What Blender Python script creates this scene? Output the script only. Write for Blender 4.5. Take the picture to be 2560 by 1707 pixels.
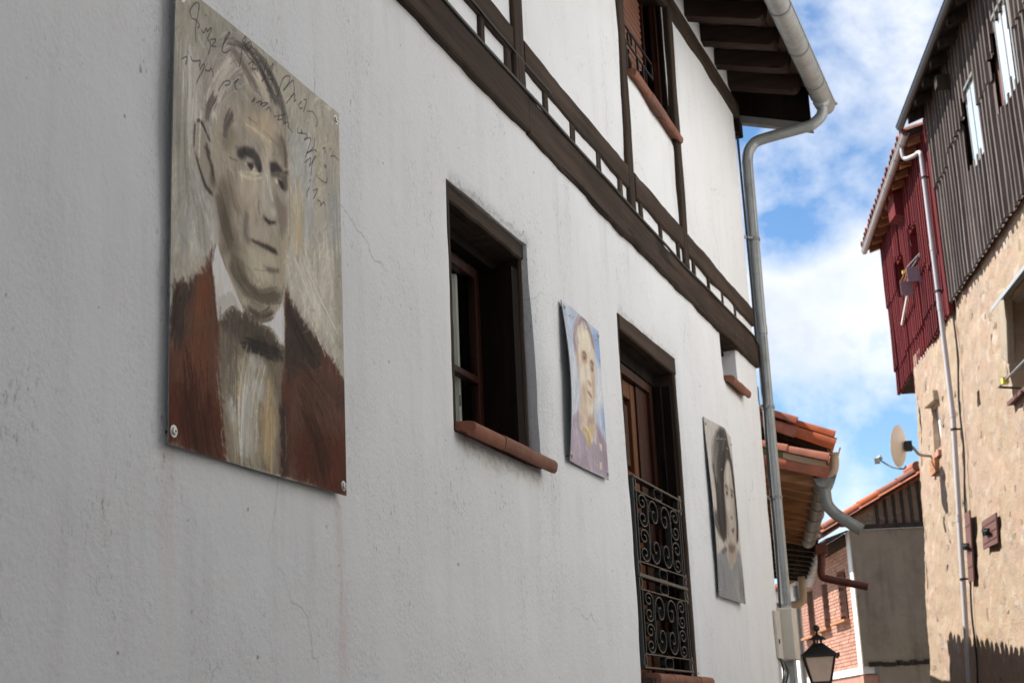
import bpy, bmesh, math, random
import numpy as np
from math import sin, cos, pi, radians
from mathutils import Vector, Matrix, noise as mnoise

random.seed(7)
RNG = np.random.default_rng(7)
for _o in list(bpy.data.objects):
    bpy.data.objects.remove(_o)
SC = bpy.context.scene
COL = SC.collection

# ------------------------------------------------------------------ camera
cam_d = bpy.data.cameras.new('camera')
cam = bpy.data.objects.new('camera', cam_d)
COL.objects.link(cam)
_R = ((0.3446649, -0.2268634, -0.9109002), (-0.9377053, -0.1284391, -0.3228191), (-0.0437594, 0.9654203, -0.2569994))
cam.matrix_world = Matrix((( *_R[0], 0.0), (*_R[1], 0.0), (*_R[2], 1.6), (0, 0, 0, 1)))
cam_d.sensor_width = 36.0
cam_d.lens = 52.03
cam_d.clip_start = 0.05
cam_d.clip_end = 3000.0
cam_d.dof.use_dof = True
cam_d.dof.focus_distance = 5.3
cam_d.dof.aperture_fstop = 8.0
SC.camera = cam

# ------------------------------------------------------------------ world, sun, exposure
SUN_EL = radians(51.0)
world = bpy.data.worlds.new('World')
SC.world = world
world.use_nodes = True
SC.view_settings.view_transform = 'Standard'
SC.view_settings.look = 'None'
SC.view_settings.gamma = 1.0
SC.view_settings.use_curve_mapping = False
SC.view_settings.exposure = 1.11

sun_d = bpy.data.lights.new('sun', 'SUN')
sun_d.energy = 4.9
sun_d.angle = radians(0.53)
sun_d.color = (1.0, 0.955, 0.89)
sun = bpy.data.objects.new('sun', sun_d)
COL.objects.link(sun)
sun.rotation_euler = (-(pi / 2 - SUN_EL), 0, radians(0.0))
sun.location = (5, 20, 25)

# ------------------------------------------------------------------ node helpers
class NT:
    def __init__(self, tree):
        self.t = tree
    def n(self, typ, props=None, **ins):
        nd = self.t.nodes.new(typ)
        for k, v in (props or {}).items():
            setattr(nd, k, v)
        for k, v in ins.items():
            k = k.replace('_', ' ') if not k.startswith('i') or not k[1:].isdigit() else int(k[1:])
            s = nd.inputs[k]
            if isinstance(v, bpy.types.NodeSocket):
                self.t.links.new(v, s)
            else:
                if isinstance(v, tuple) and len(v) == 3 and s.type == 'RGBA':
                    v = (*v, 1.0)
                s.default_value = v
        return nd
    def math(self, op, a, b=0.0, c=None, clamp=False):
        nd = self.t.nodes.new('ShaderNodeMath')
        nd.operation = op
        nd.use_clamp = clamp
        for i, v in enumerate((a, b) if c is None else (a, b, c)):
            if isinstance(v, bpy.types.NodeSocket):
                self.t.links.new(v, nd.inputs[i])
            else:
                nd.inputs[i].default_value = v
        return nd.outputs[0]
    def mix(self, fac, a, b, mode='MIX'):
        nd = self.t.nodes.new('ShaderNodeMix')
        nd.data_type = 'RGBA'
        nd.blend_type = mode
        nd.clamp_factor = True
        for i, v in ((0, fac), (6, a), (7, b)):
            if isinstance(v, bpy.types.NodeSocket):
                self.t.links.new(v, nd.inputs[i])
            else:
                if isinstance(v, tuple) and len(v) == 3:
                    v = (*v, 1.0)
                nd.inputs[i].default_value = v
        return nd.outputs[2]
    def ramp(self, v, lo, hi, clamp=True):
        nd = self.t.nodes.new('ShaderNodeMapRange')
        nd.clamp = clamp
        self.t.links.new(v, nd.inputs[0])
        nd.inputs[1].default_value = lo
        nd.inputs[2].default_value = hi
        return nd.outputs[0]
    def noise(self, vec, scale, detail=4.0, rough=0.55, dist=0.0):
        nd = self.t.nodes.new('ShaderNodeTexNoise')
        self.t.links.new(vec, nd.inputs['Vector'])
        nd.inputs['Scale'].default_value = scale
        nd.inputs['Detail'].default_value = detail
        nd.inputs['Roughness'].default_value = rough
        nd.inputs['Distortion'].default_value = dist
        return nd.outputs['Fac']
    def mapping(self, vec, scale=(1, 1, 1), loc=(0, 0, 0), rot=(0, 0, 0)):
        nd = self.t.nodes.new('ShaderNodeMapping')
        self.t.links.new(vec, nd.inputs[0])
        nd.inputs['Scale'].default_value = scale
        nd.inputs['Location'].default_value = loc
        nd.inputs['Rotation'].default_value = rot
        return nd.outputs[0]

def new_mat(name):
    m = bpy.data.materials.new(name)
    m.use_nodes = True
    m.node_tree.nodes.clear()
    nt = NT(m.node_tree)
    out = nt.n('ShaderNodeOutputMaterial')
    bs = nt.n('ShaderNodeBsdfPrincipled')
    m.node_tree.links.new(bs.outputs[0], out.inputs[0])
    tc = nt.n('ShaderNodeTexCoord')
    return m, nt, bs, tc

def setin(nt, bs, name, v):
    if isinstance(v, bpy.types.NodeSocket):
        nt.t.links.new(v, bs.inputs[name])
    else:
        if isinstance(v, tuple) and len(v) == 3:
            v = (*v, 1.0)
        bs.inputs[name].default_value = v

def bump(nt, bs, h, strength, distance):
    b = nt.n('ShaderNodeBump', Height=h)
    b.inputs['Strength'].default_value = strength
    b.inputs['Distance'].default_value = distance
    nt.t.links.new(b.outputs[0], bs.inputs['Normal'])

# sky: Nishita with a deck of broken cumulus over the whole dome
def build_world():
    nt = NT(world.node_tree)
    world.node_tree.nodes.clear()
    out = nt.n('ShaderNodeOutputWorld')
    bg = nt.n('ShaderNodeBackground')
    bg.inputs['Strength'].default_value = 0.14
    nt.t.links.new(bg.outputs[0], out.inputs[0])
    sky = nt.n('ShaderNodeTexSky', {'sky_type': 'NISHITA', 'sun_disc': False, 'sun_elevation': SUN_EL,
                                    'sun_rotation': 0.0, 'altitude': 750.0, 'air_density': 1.0,
                                    'dust_density': 0.6, 'ozone_density': 1.2})
    tc = nt.n('ShaderNodeTexCoord')
    v = tc.outputs['Generated']
    p = nt.mapping(v, scale=(1.0, 1.0, 1.25), loc=CLOUD_LOC)
    big = nt.noise(p, 3.6, 2.0, 0.5)
    mid = nt.noise(p, 9.0, 10.0, 0.58, 0.15)
    dens = nt.math('ADD', nt.math('MULTIPLY', big, 0.62), nt.math('MULTIPLY', mid, 0.46))
    mask = nt.ramp(dens, 0.495, 0.61)
    thick = nt.ramp(dens, 0.525, 0.64)
    soft = nt.noise(p, 7.0, 6.0, 0.5)
    lit = nt.mix(nt.math('MULTIPLY', thick, nt.ramp(soft, 0.40, 0.58)), (3.75, 3.82, 3.95), (2.15, 2.45, 3.0))
    hsv = nt.n('ShaderNodeHueSaturation', Color=sky.outputs[0])
    hsv.inputs['Saturation'].default_value = 1.2
    hsv.inputs['Value'].default_value = 0.64
    col = nt.mix(nt.math('MULTIPLY', mask, 0.95), hsv.outputs[0], lit)
    nt.t.links.new(col, bg.inputs['Color'])
CLOUD_LOC = (3.82, 1.82, -0.155)
build_world()

# ------------------------------------------------------------------ materials
def m_plaster(name, base, dirt, streak=0.35, rust=None, grain=1.0, cracks=True, mottle=0.0, stains=()):
    m, nt, bs, tc = new_mat(name)
    P = tc.outputs['Object']
    c = nt.mix(nt.ramp(nt.noise(P, 0.9, 3.0), 0.3, 0.75), base, tuple(b * 0.93 for b in base))
    if mottle:
        c = nt.mix(nt.math('MULTIPLY', nt.ramp(nt.noise(P, 1.6, 7.0, 0.68), 0.45, 0.66), mottle), c, tuple(b * 0.55 for b in base))
    st = nt.noise(nt.mapping(P, (7.0, 7.0, 0.55)), 1.0, 5.0, 0.62)
    pat = nt.noise(P, 1.3, 4.0, 0.6)
    f = nt.math('MULTIPLY', nt.ramp(st, 0.5, 0.78), nt.ramp(pat, 0.36, 0.66))
    c = nt.mix(nt.math('MULTIPLY', f, streak), c, dirt)
    # grime and pit shade painted into the colour: clusters of small dark pits
    pit = nt.noise(nt.mapping(P, (1.0, 1.0, 0.45)), 75.0, 3.0, 0.6)
    clus = nt.noise(nt.mapping(P, (1.6, 1.6, 0.9)), 1.7, 5.0, 0.65)
    pf = nt.math('MULTIPLY', nt.ramp(pit, 0.60, 0.74), nt.ramp(clus, 0.47, 0.66))
    c = nt.mix(nt.math('MULTIPLY', pf, 0.75), c, tuple(d * 0.5 for d in dirt))
    fine = nt.noise(P, 130.0, 3.0, 0.6)
    c = nt.mix(nt.math('MULTIPLY', nt.math('MULTIPLY', nt.ramp(fine, 0.5, 0.72), nt.ramp(clus, 0.3, 0.7)), 0.26), c, dirt)
    spk = nt.noise(P, 21.0, 2.0, 0.5)
    c = nt.mix(nt.math('MULTIPLY', nt.ramp(spk, 0.735, 0.77), 0.6), c, tuple(d * 0.4 for d in dirt))
    sep = nt.n('ShaderNodeSeparateXYZ')
    nt.t.links.new(P, sep.inputs[0])
    if rust:
        for (x0, z1, z0) in rust:
            wob = nt.math('MULTIPLY', nt.math('SUBTRACT', nt.noise(P, 5.0, 3.0), 0.5), 0.10)
            dx = nt.math('ABSOLUTE', nt.math('ADD', nt.math('SUBTRACT', sep.outputs[0], x0), wob))
            fx = nt.math('SUBTRACT', 1.0, nt.ramp(dx, 0.0, 0.045))
            fz = nt.math('MULTIPLY', nt.ramp(sep.outputs[2], z0, z1), nt.math('LESS_THAN', sep.outputs[2], z1 + 0.02))
            g = nt.math('MULTIPLY', nt.math('MULTIPLY', fx, fz), nt.ramp(nt.noise(nt.mapping(P, (30, 30, 2)), 1.0, 4.0), 0.3, 0.7))
            c = nt.mix(nt.math('MULTIPLY', g, 0.38), c, (0.55, 0.36, 0.24))
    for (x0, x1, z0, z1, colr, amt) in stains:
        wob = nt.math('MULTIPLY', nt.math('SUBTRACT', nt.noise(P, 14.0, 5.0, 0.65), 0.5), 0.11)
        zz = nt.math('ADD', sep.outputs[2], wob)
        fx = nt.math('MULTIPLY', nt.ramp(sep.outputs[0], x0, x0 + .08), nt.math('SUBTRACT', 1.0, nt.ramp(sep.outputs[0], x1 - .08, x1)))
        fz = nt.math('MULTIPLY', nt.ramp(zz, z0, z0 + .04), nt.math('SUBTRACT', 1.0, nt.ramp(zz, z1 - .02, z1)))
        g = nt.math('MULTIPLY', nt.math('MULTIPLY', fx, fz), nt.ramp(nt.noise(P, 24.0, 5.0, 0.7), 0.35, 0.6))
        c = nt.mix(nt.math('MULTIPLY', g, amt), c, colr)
    # hairline cracks: a few cells of a warped voronoi, only here and there
    if cracks:
        warp = nt.n('ShaderNodeVectorMath', {'operation': 'ADD'})
        nz = nt.n('ShaderNodeTexNoise')
        nt.t.links.new(P, nz.inputs['Vector'])
        nz.inputs['Scale'].default_value = 4.0
        nz.inputs['Detail'].default_value = 6.0
        sc = nt.n('ShaderNodeVectorMath', {'operation': 'SCALE'})
        nt.t.links.new(nz.outputs['Color'], sc.inputs[0])
        sc.inputs['Scale'].default_value = 0.35
        nt.t.links.new(P, warp.inputs[0])
        nt.t.links.new(sc.outputs[0], warp.inputs[1])
        vo = nt.n('ShaderNodeTexVoronoi', {'feature': 'DISTANCE_TO_EDGE', 'voronoi_dimensions': '2D'})
        sw = nt.n('ShaderNodeSeparateXYZ')
        nt.t.links.new(warp.outputs[0], sw.inputs[0])
        cb = nt.n('ShaderNodeCombineXYZ', X=sw.outputs[0], Y=sw.outputs[2], Z=0.0)
        nt.t.links.new(cb.outputs[0], vo.inputs['Vector'])
        vo.inputs['Scale'].default_value = 0.55
        cr = nt.math('SUBTRACT', 1.0, nt.ramp(vo.outputs['Distance'], 0.0, 0.0028))
        cr = nt.math('MULTIPLY', cr, nt.ramp(nt.noise(P, 1.1, 2.0), 0.50, 0.58))
        c = nt.mix(nt.math('MULTIPLY', cr, 0.42), c, tuple(d * 0.45 for d in dirt))
    setin(nt, bs, 'Base Color', c)
    setin(nt, bs, 'Roughness', 0.92)
    bs.inputs['Specular IOR Level'].default_value = 0.2
    h = nt.math('ADD', nt.math('MULTIPLY', nt.math('MULTIPLY', nt.noise(P, 60.0, 5.0, 0.6), nt.ramp(clus, 0.28, 0.72)), 1.15), nt.math('MULTIPLY', nt.noise(P, 7.0, 4.0), 1.1))
    h = nt.math('SUBTRACT', h, nt.math('MULTIPLY', pf, 0.35))
    bump(nt, bs, h, 0.6 * grain, 0.009)
    return m

def m_wood(name, base, axis=0, scale=1.0, rough=0.75, var=0.6, obj_var=0.0):
    m, nt, bs, tc = new_mat(name)
    P = tc.outputs['Object']
    s = [26.0 * scale] * 3
    s[axis] = 1.6 * scale
    g = nt.noise(nt.mapping(P, tuple(s)), 1.0, 6.0, 0.62, 0.4)
    big = nt.noise(P, 2.4, 3.0)
    c = nt.mix(nt.ramp(g, 0.3, 0.72), tuple(b * (1 - 0.55 * var) for b in base), tuple(min(1, b * (1 + 0.55 * var)) for b in base))
    c = nt.mix(nt.math('MULTIPLY', nt.ramp(big, 0.42, 0.7), 0.55), c, tuple(b * 0.55 for b in base))
    if obj_var:
        oi = nt.n('ShaderNodeObjectInfo')
        hs = nt.n('ShaderNodeHueSaturation', Color=c)
        nt.t.links.new(nt.math('ADD', nt.math('MULTIPLY', oi.outputs['Random'], obj_var), 1 - obj_var / 2), hs.inputs['Value'])
        c = hs.outputs[0]
    worn = nt.noise(nt.mapping(P, tuple(v * .22 for v in s)), 1.0, 5.0, 0.65)
    c = nt.mix(nt.math('MULTIPLY', nt.ramp(worn, 0.52, 0.72), 0.55), c, tuple(min(1, b * 2.3 + .004) for b in base))
    split = nt.noise(nt.mapping(P, tuple(v * .7 for v in s), (3.1, 1.7, .4)), 1.0, 3.0, 0.55)
    c = nt.mix(nt.math('MULTIPLY', nt.ramp(split, 0.64, 0.68), 0.8), c, tuple(b * 0.22 for b in base))
    setin(nt, bs, 'Base Color', c)
    setin(nt, bs, 'Roughness', rough)
    bs.inputs['Specular IOR Level'].default_value = 0.14
    bump(nt, bs, g, 0.5, 0.006)
    return m

def m_terracotta(name, base, moss=0.3, rnd=0.5):
    m, nt, bs, tc = new_mat(name)
    P = tc.outputs['Object']
    oi = nt.n('ShaderNodeObjectInfo')
    v = nt.n('ShaderNodeVectorMath', {'operation': 'ADD'})
    nt.t.links.new(P, v.inputs[0])
    nt.t.links.new(oi.outputs['Location'], v.inputs[1])
    Q = v.outputs[0]
    c = nt.mix(nt.ramp(nt.noise(Q, 7.0, 5.0), 0.3, 0.7), base, (base[0] * 0.72, base[1] * 0.62, base[2] * 0.6))
    hs = nt.n('ShaderNodeHueSaturation', Color=c)
    nt.t.links.new(nt.math('ADD', nt.math('MULTIPLY', oi.outputs['Random'], rnd), 1 - rnd * 0.55), hs.inputs['Value'])
    nt.t.links.new(nt.math('ADD', nt.math('MULTIPLY', oi.outputs['Random'], 0.25), 0.85), hs.inputs['Saturation'])
    c = hs.outputs[0]
    c = nt.mix(nt.math('MULTIPLY', nt.ramp(nt.noise(Q, 11.0, 7.0, 0.72), 0.50, 0.66), moss), c, (0.105, 0.085, 0.06))
    setin(nt, bs, 'Base Color', c)
    setin(nt, bs, 'Roughness', 0.82)
    bs.inputs['Specular IOR Level'].default_value = 0.3
    bump(nt, bs, nt.noise(Q, 60.0, 4.0), 0.3, 0.004)
    return m

def m_metal(name, base, rough=0.45, metallic=0.85, dirt=(0.2, 0.19, 0.17), amount=0.3, scale=6.0):
    m, nt, bs, tc = new_mat(name)
    P = tc.outputs['Object']
    f = nt.ramp(nt.noise(P, scale, 6.0, 0.65), 0.48, 0.68)
    c = nt.mix(nt.math('MULTIPLY', f, amount), base, dirt)
    c = nt.mix(nt.math('MULTIPLY', nt.ramp(nt.noise(nt.mapping(P, (3, 3, 3)), 30.0, 3.0), 0.35, 0.65), 0.25), c, tuple(b * 0.75 for b in base))
    setin(nt, bs, 'Base Color', c)
    setin(nt, bs, 'Metallic', metallic)
    setin(nt, bs, 'Roughness', nt.math('ADD', nt.math('MULTIPLY', f, 0.25), rough))
    bump(nt, bs, nt.noise(P, 14.0, 3.0), 0.12, 0.003)
    return m

def m_paint(name, base, rough=0.5, dirt=0.25, scale=5.0, obj_var=0.0, spec=0.4):
    m, nt, bs, tc = new_mat(name)
    P = tc.outputs['Object']
    f = nt.ramp(nt.noise(P, scale, 6.0, 0.65), 0.45, 0.7)
    c = nt.mix(nt.math('MULTIPLY', f, dirt), base, tuple(b * 0.5 for b in base))
    if obj_var:
        oi = nt.n('ShaderNodeObjectInfo')
        hs = nt.n('ShaderNodeHueSaturation', Color=c)
        nt.t.links.new(nt.math('ADD', nt.math('MULTIPLY', oi.outputs['Random'], obj_var), 1 - obj_var / 2), hs.inputs['Value'])
        c = hs.outputs[0]
    setin(nt, bs, 'Base Color', c)
    setin(nt, bs, 'Roughness', rough)
    bs.inputs['Specular IOR Level'].default_value = spec
    bump(nt, bs, nt.noise(P, 40.0, 3.0), 0.12, 0.003)
    return m

def m_sheet(name, base, dust, amount):
    m, nt, bs, tc = new_mat(name)
    P = tc.outputs['Object']
    oi = nt.n('ShaderNodeObjectInfo')
    a = nt.noise(nt.mapping(P, (9, 9, 0.8)), 1.0, 5.0, 0.6)
    c = nt.mix(nt.math('MULTIPLY', nt.ramp(a, 0.35, 0.72), amount), base, dust)
    c = nt.mix(nt.math('MULTIPLY', nt.ramp(nt.noise(P, 3.0, 5.0), 0.5, 0.75), 0.5), c, tuple(b * 0.5 for b in base))
    rib = nt.noise(nt.mapping(P, (6.3, 0.1, 0.22)), 1.0, 2.0, 0.7)
    c = nt.mix(nt.math('MULTIPLY', nt.ramp(rib, 0.40, 0.62), 0.62), c, tuple(b * 0.36 for b in base))
    hs = nt.n('ShaderNodeHueSaturation', Color=c)
    nt.t.links.new(nt.math('ADD', nt.math('MULTIPLY', oi.outputs['Random'], 0.24), 0.88), hs.inputs['Value'])
    setin(nt, bs, 'Base Color', hs.outputs[0])
    setin(nt, bs, 'Roughness', 0.75)
    bs.inputs['Specular IOR Level'].default_value = 0.12
    bump(nt, bs, nt.noise(P, 45.0, 4.0), 0.25, 0.004)
    return m

def m_rubble(name):
    m, nt, bs, tc = new_mat(name)
    P = tc.outputs['Object']
    oi = nt.n('ShaderNodeObjectInfo')
    base = (0.324, 0.249, 0.170)
    c = nt.mix(nt.ramp(nt.noise(P, 1.1, 5.0, 0.6), 0.35, 0.66), base, (0.324, 0.232, 0.179))
    c = nt.mix(nt.math('MULTIPLY', nt.ramp(nt.noise(P, 2.6, 6.0, 0.68), 0.52, 0.68), 0.75), c, (0.373, 0.310, 0.224))
    c = nt.mix(nt.math('MULTIPLY', nt.ramp(nt.noise(P, 3.7, 4.0, 0.6), 0.58, 0.70), 0.6), c, (0.324, 0.187, 0.100))
    c = nt.mix(nt.math('MULTIPLY', nt.ramp(nt.noise(P, 1.9, 6.0, 0.7), 0.60, 0.74), 0.6), c, (0.219, 0.191, 0.158))
    c = nt.mix(nt.math('MULTIPLY', nt.ramp(nt.noise(P, 26.0, 5.0, 0.7), 0.56, 0.72), 0.30), c, (0.179, 0.131, 0.091))
    wv = nt.n('ShaderNodeTexNoise', Vector=P)
    wv.inputs['Scale'].default_value = 3.0
    wv.inputs['Detail'].default_value = 5.0
    ws = nt.n('ShaderNodeVectorMath', {'operation': 'SCALE'})
    nt.t.links.new(wv.outputs['Color'], ws.inputs[0])
    ws.inputs['Scale'].default_value = 0.45
    wa = nt.n('ShaderNodeVectorMath', {'operation': 'ADD'})
    nt.t.links.new(nt.mapping(P, (1.0, 1.0, 1.7)), wa.inputs[0])
    nt.t.links.new(ws.outputs[0], wa.inputs[1])
    vo = nt.n('ShaderNodeTexVoronoi', {'feature': 'F1'}, Vector=wa.outputs[0])
    vo.inputs['Scale'].default_value = 4.2
    sv = nt.n('ShaderNodeSeparateXYZ')
    nt.t.links.new(vo.outputs['Color'], sv.inputs[0])
    core = nt.math('MULTIPLY', nt.math('SUBTRACT', 1.0, nt.ramp(vo.outputs['Distance'], 0.25, 0.62)), nt.ramp(nt.noise(P, 2.2, 4.0), 0.38, 0.60))
    tint = nt.mix(sv.outputs[0], (0.374, 0.314, 0.234), (0.312, 0.194, 0.127))
    tint = nt.mix(nt.ramp(sv.outputs[1], 0.55, 0.75), tint, (0.416, 0.360, 0.287))
    tint = nt.mix(nt.ramp(sv.outputs[2], 0.75, 0.85), tint, (0.250, 0.224, 0.192))
    c = nt.mix(nt.math('MULTIPLY', core, 0.75), c, tint)
    setin(nt, bs, 'Base Color', c)
    setin(nt, bs, 'Roughness', 0.95)
    bs.inputs['Specular IOR Level'].default_value = 0.15
    h = nt.math('ADD', nt.math('MULTIPLY', nt.noise(P, 34.0, 6.0, 0.65), 0.7), nt.noise(P, 8.0, 5.0, 0.6))
    bump(nt, bs, h, 0.8, 0.022)
    return m

def m_stone(name):
    m, nt, bs, tc = new_mat(name)
    P = tc.outputs['Object']
    oi = nt.n('ShaderNodeObjectInfo')
    r = nt.n('ShaderNodeValToRGB', Fac=oi.outputs['Random'])
    cr = r.color_ramp
    cr.elements[0].position = 0.0
    cr.elements[0].color = (0.333, 0.253, 0.175, 1)
    cr.elements[1].position = 1.0
    cr.elements[1].color = (0.341, 0.277, 0.207, 1)
    for p_, c_ in ((0.3, (0.357, 0.293, 0.216, 1)), (0.5, (0.308, 0.204, 0.129, 1)), (0.62, (0.243, 0.212, 0.175, 1)), (0.78, (0.324, 0.232, 0.179, 1))):
        e = cr.elements.new(p_)
        e.color = c_
    c = nt.mix(nt.ramp(nt.noise(P, 9.0, 5.0, 0.65), 0.4, 0.7), r.outputs[0], (0.308, 0.241, 0.170))
    c = nt.mix(nt.math('MULTIPLY', nt.ramp(nt.noise(P, 30.0, 4.0, 0.7), 0.55, 0.7), 0.45), c, (0.162, 0.123, 0.083))
    setin(nt, bs, 'Base Color', c)
    setin(nt, bs, 'Roughness', 0.95)
    bs.inputs['Specular IOR Level'].default_value = 0.15
    bump(nt, bs, nt.noise(P, 22.0, 6.0, 0.65), 0.8, 0.02)
    return m

def m_glass_dark(name, tint=(0.02, 0.025, 0.03), ior=1.5, rough=0.02):
    m, nt, bs, tc = new_mat(name)
    setin(nt, bs, 'Base Color', tint)
    setin(nt, bs, 'Roughness', rough)
    bs.inputs['IOR'].default_value = ior
    bs.inputs['Specular IOR Level'].default_value = 1.0 if ior > 1.8 else 0.5
    bump(nt, bs, nt.noise(tc.outputs['Object'], 2.5, 2.0), 0.05, 0.01)
    return m

def m_clear_glass(name):
    m, nt, bs, tc = new_mat(name)
    t = nt.n('ShaderNodeBsdfTransparent', Color=(0.86, 0.9, 0.88))
    g = nt.n('ShaderNodeBsdfGlossy', Color=(0.9, 0.95, 0.95), Roughness=0.03)
    fr = nt.n('ShaderNodeFresnel', IOR=1.5)
    mx = nt.n('ShaderNodeMixShader')
    nt.t.links.new(fr.outputs[0], mx.inputs[0])
    nt.t.links.new(t.outputs[0], mx.inputs[1])
    nt.t.links.new(g.outputs[0], mx.inputs[2])
    for nd in m.node_tree.nodes:
        if nd.type == 'OUTPUT_MATERIAL':
            nt.t.links.new(mx.outputs[0], nd.inputs[0])
    return m

def m_vcol(name):
    m, nt, bs, tc = new_mat(name)
    a = nt.n('ShaderNodeAttribute', {'attribute_name': 'Col'})
    P = tc.outputs['Object']
    g = nt.noise(nt.mapping(P, (70, 70, 18)), 1.0, 5.0, 0.6)
    c = nt.mix(nt.math('MULTIPLY', nt.ramp(g, 0.4, 0.75), 0.18), a.outputs['Color'], (0.25, 0.23, 0.21), 'MULTIPLY')
    setin(nt, bs, 'Base Color', c)
    setin(nt, bs, 'Roughness', 0.8)
    bs.inputs['Specular IOR Level'].default_value = 0.06
    bump(nt, bs, g, 0.15, 0.002)
    return m

def m_brick(name):
    m, nt, bs, tc = new_mat(name)
    P = tc.outputs['Object']
    oi = nt.n('ShaderNodeObjectInfo')
    v = nt.n('ShaderNodeVectorMath', {'operation': 'ADD'})
    nt.t.links.new(P, v.inputs[0])
    nt.t.links.new(oi.outputs['Location'], v.inputs[1])
    c = nt.mix(nt.ramp(nt.noise(v.outputs[0], 9.0, 4.0), 0.3, 0.7), (0.46, 0.245, 0.175), (0.38, 0.18, 0.125))
    hs = nt.n('ShaderNodeHueSaturation', Color=c)
    nt.t.links.new(nt.math('ADD', nt.math('MULTIPLY', oi.outputs['Random'], 0.4), 0.8), hs.inputs['Value'])
    setin(nt, bs, 'Base Color', hs.outputs[0])
    setin(nt, bs, 'Roughness', 0.88)
    bump(nt, bs, nt.noise(P, 50.0, 4.0), 0.4, 0.004)
    return m

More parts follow.
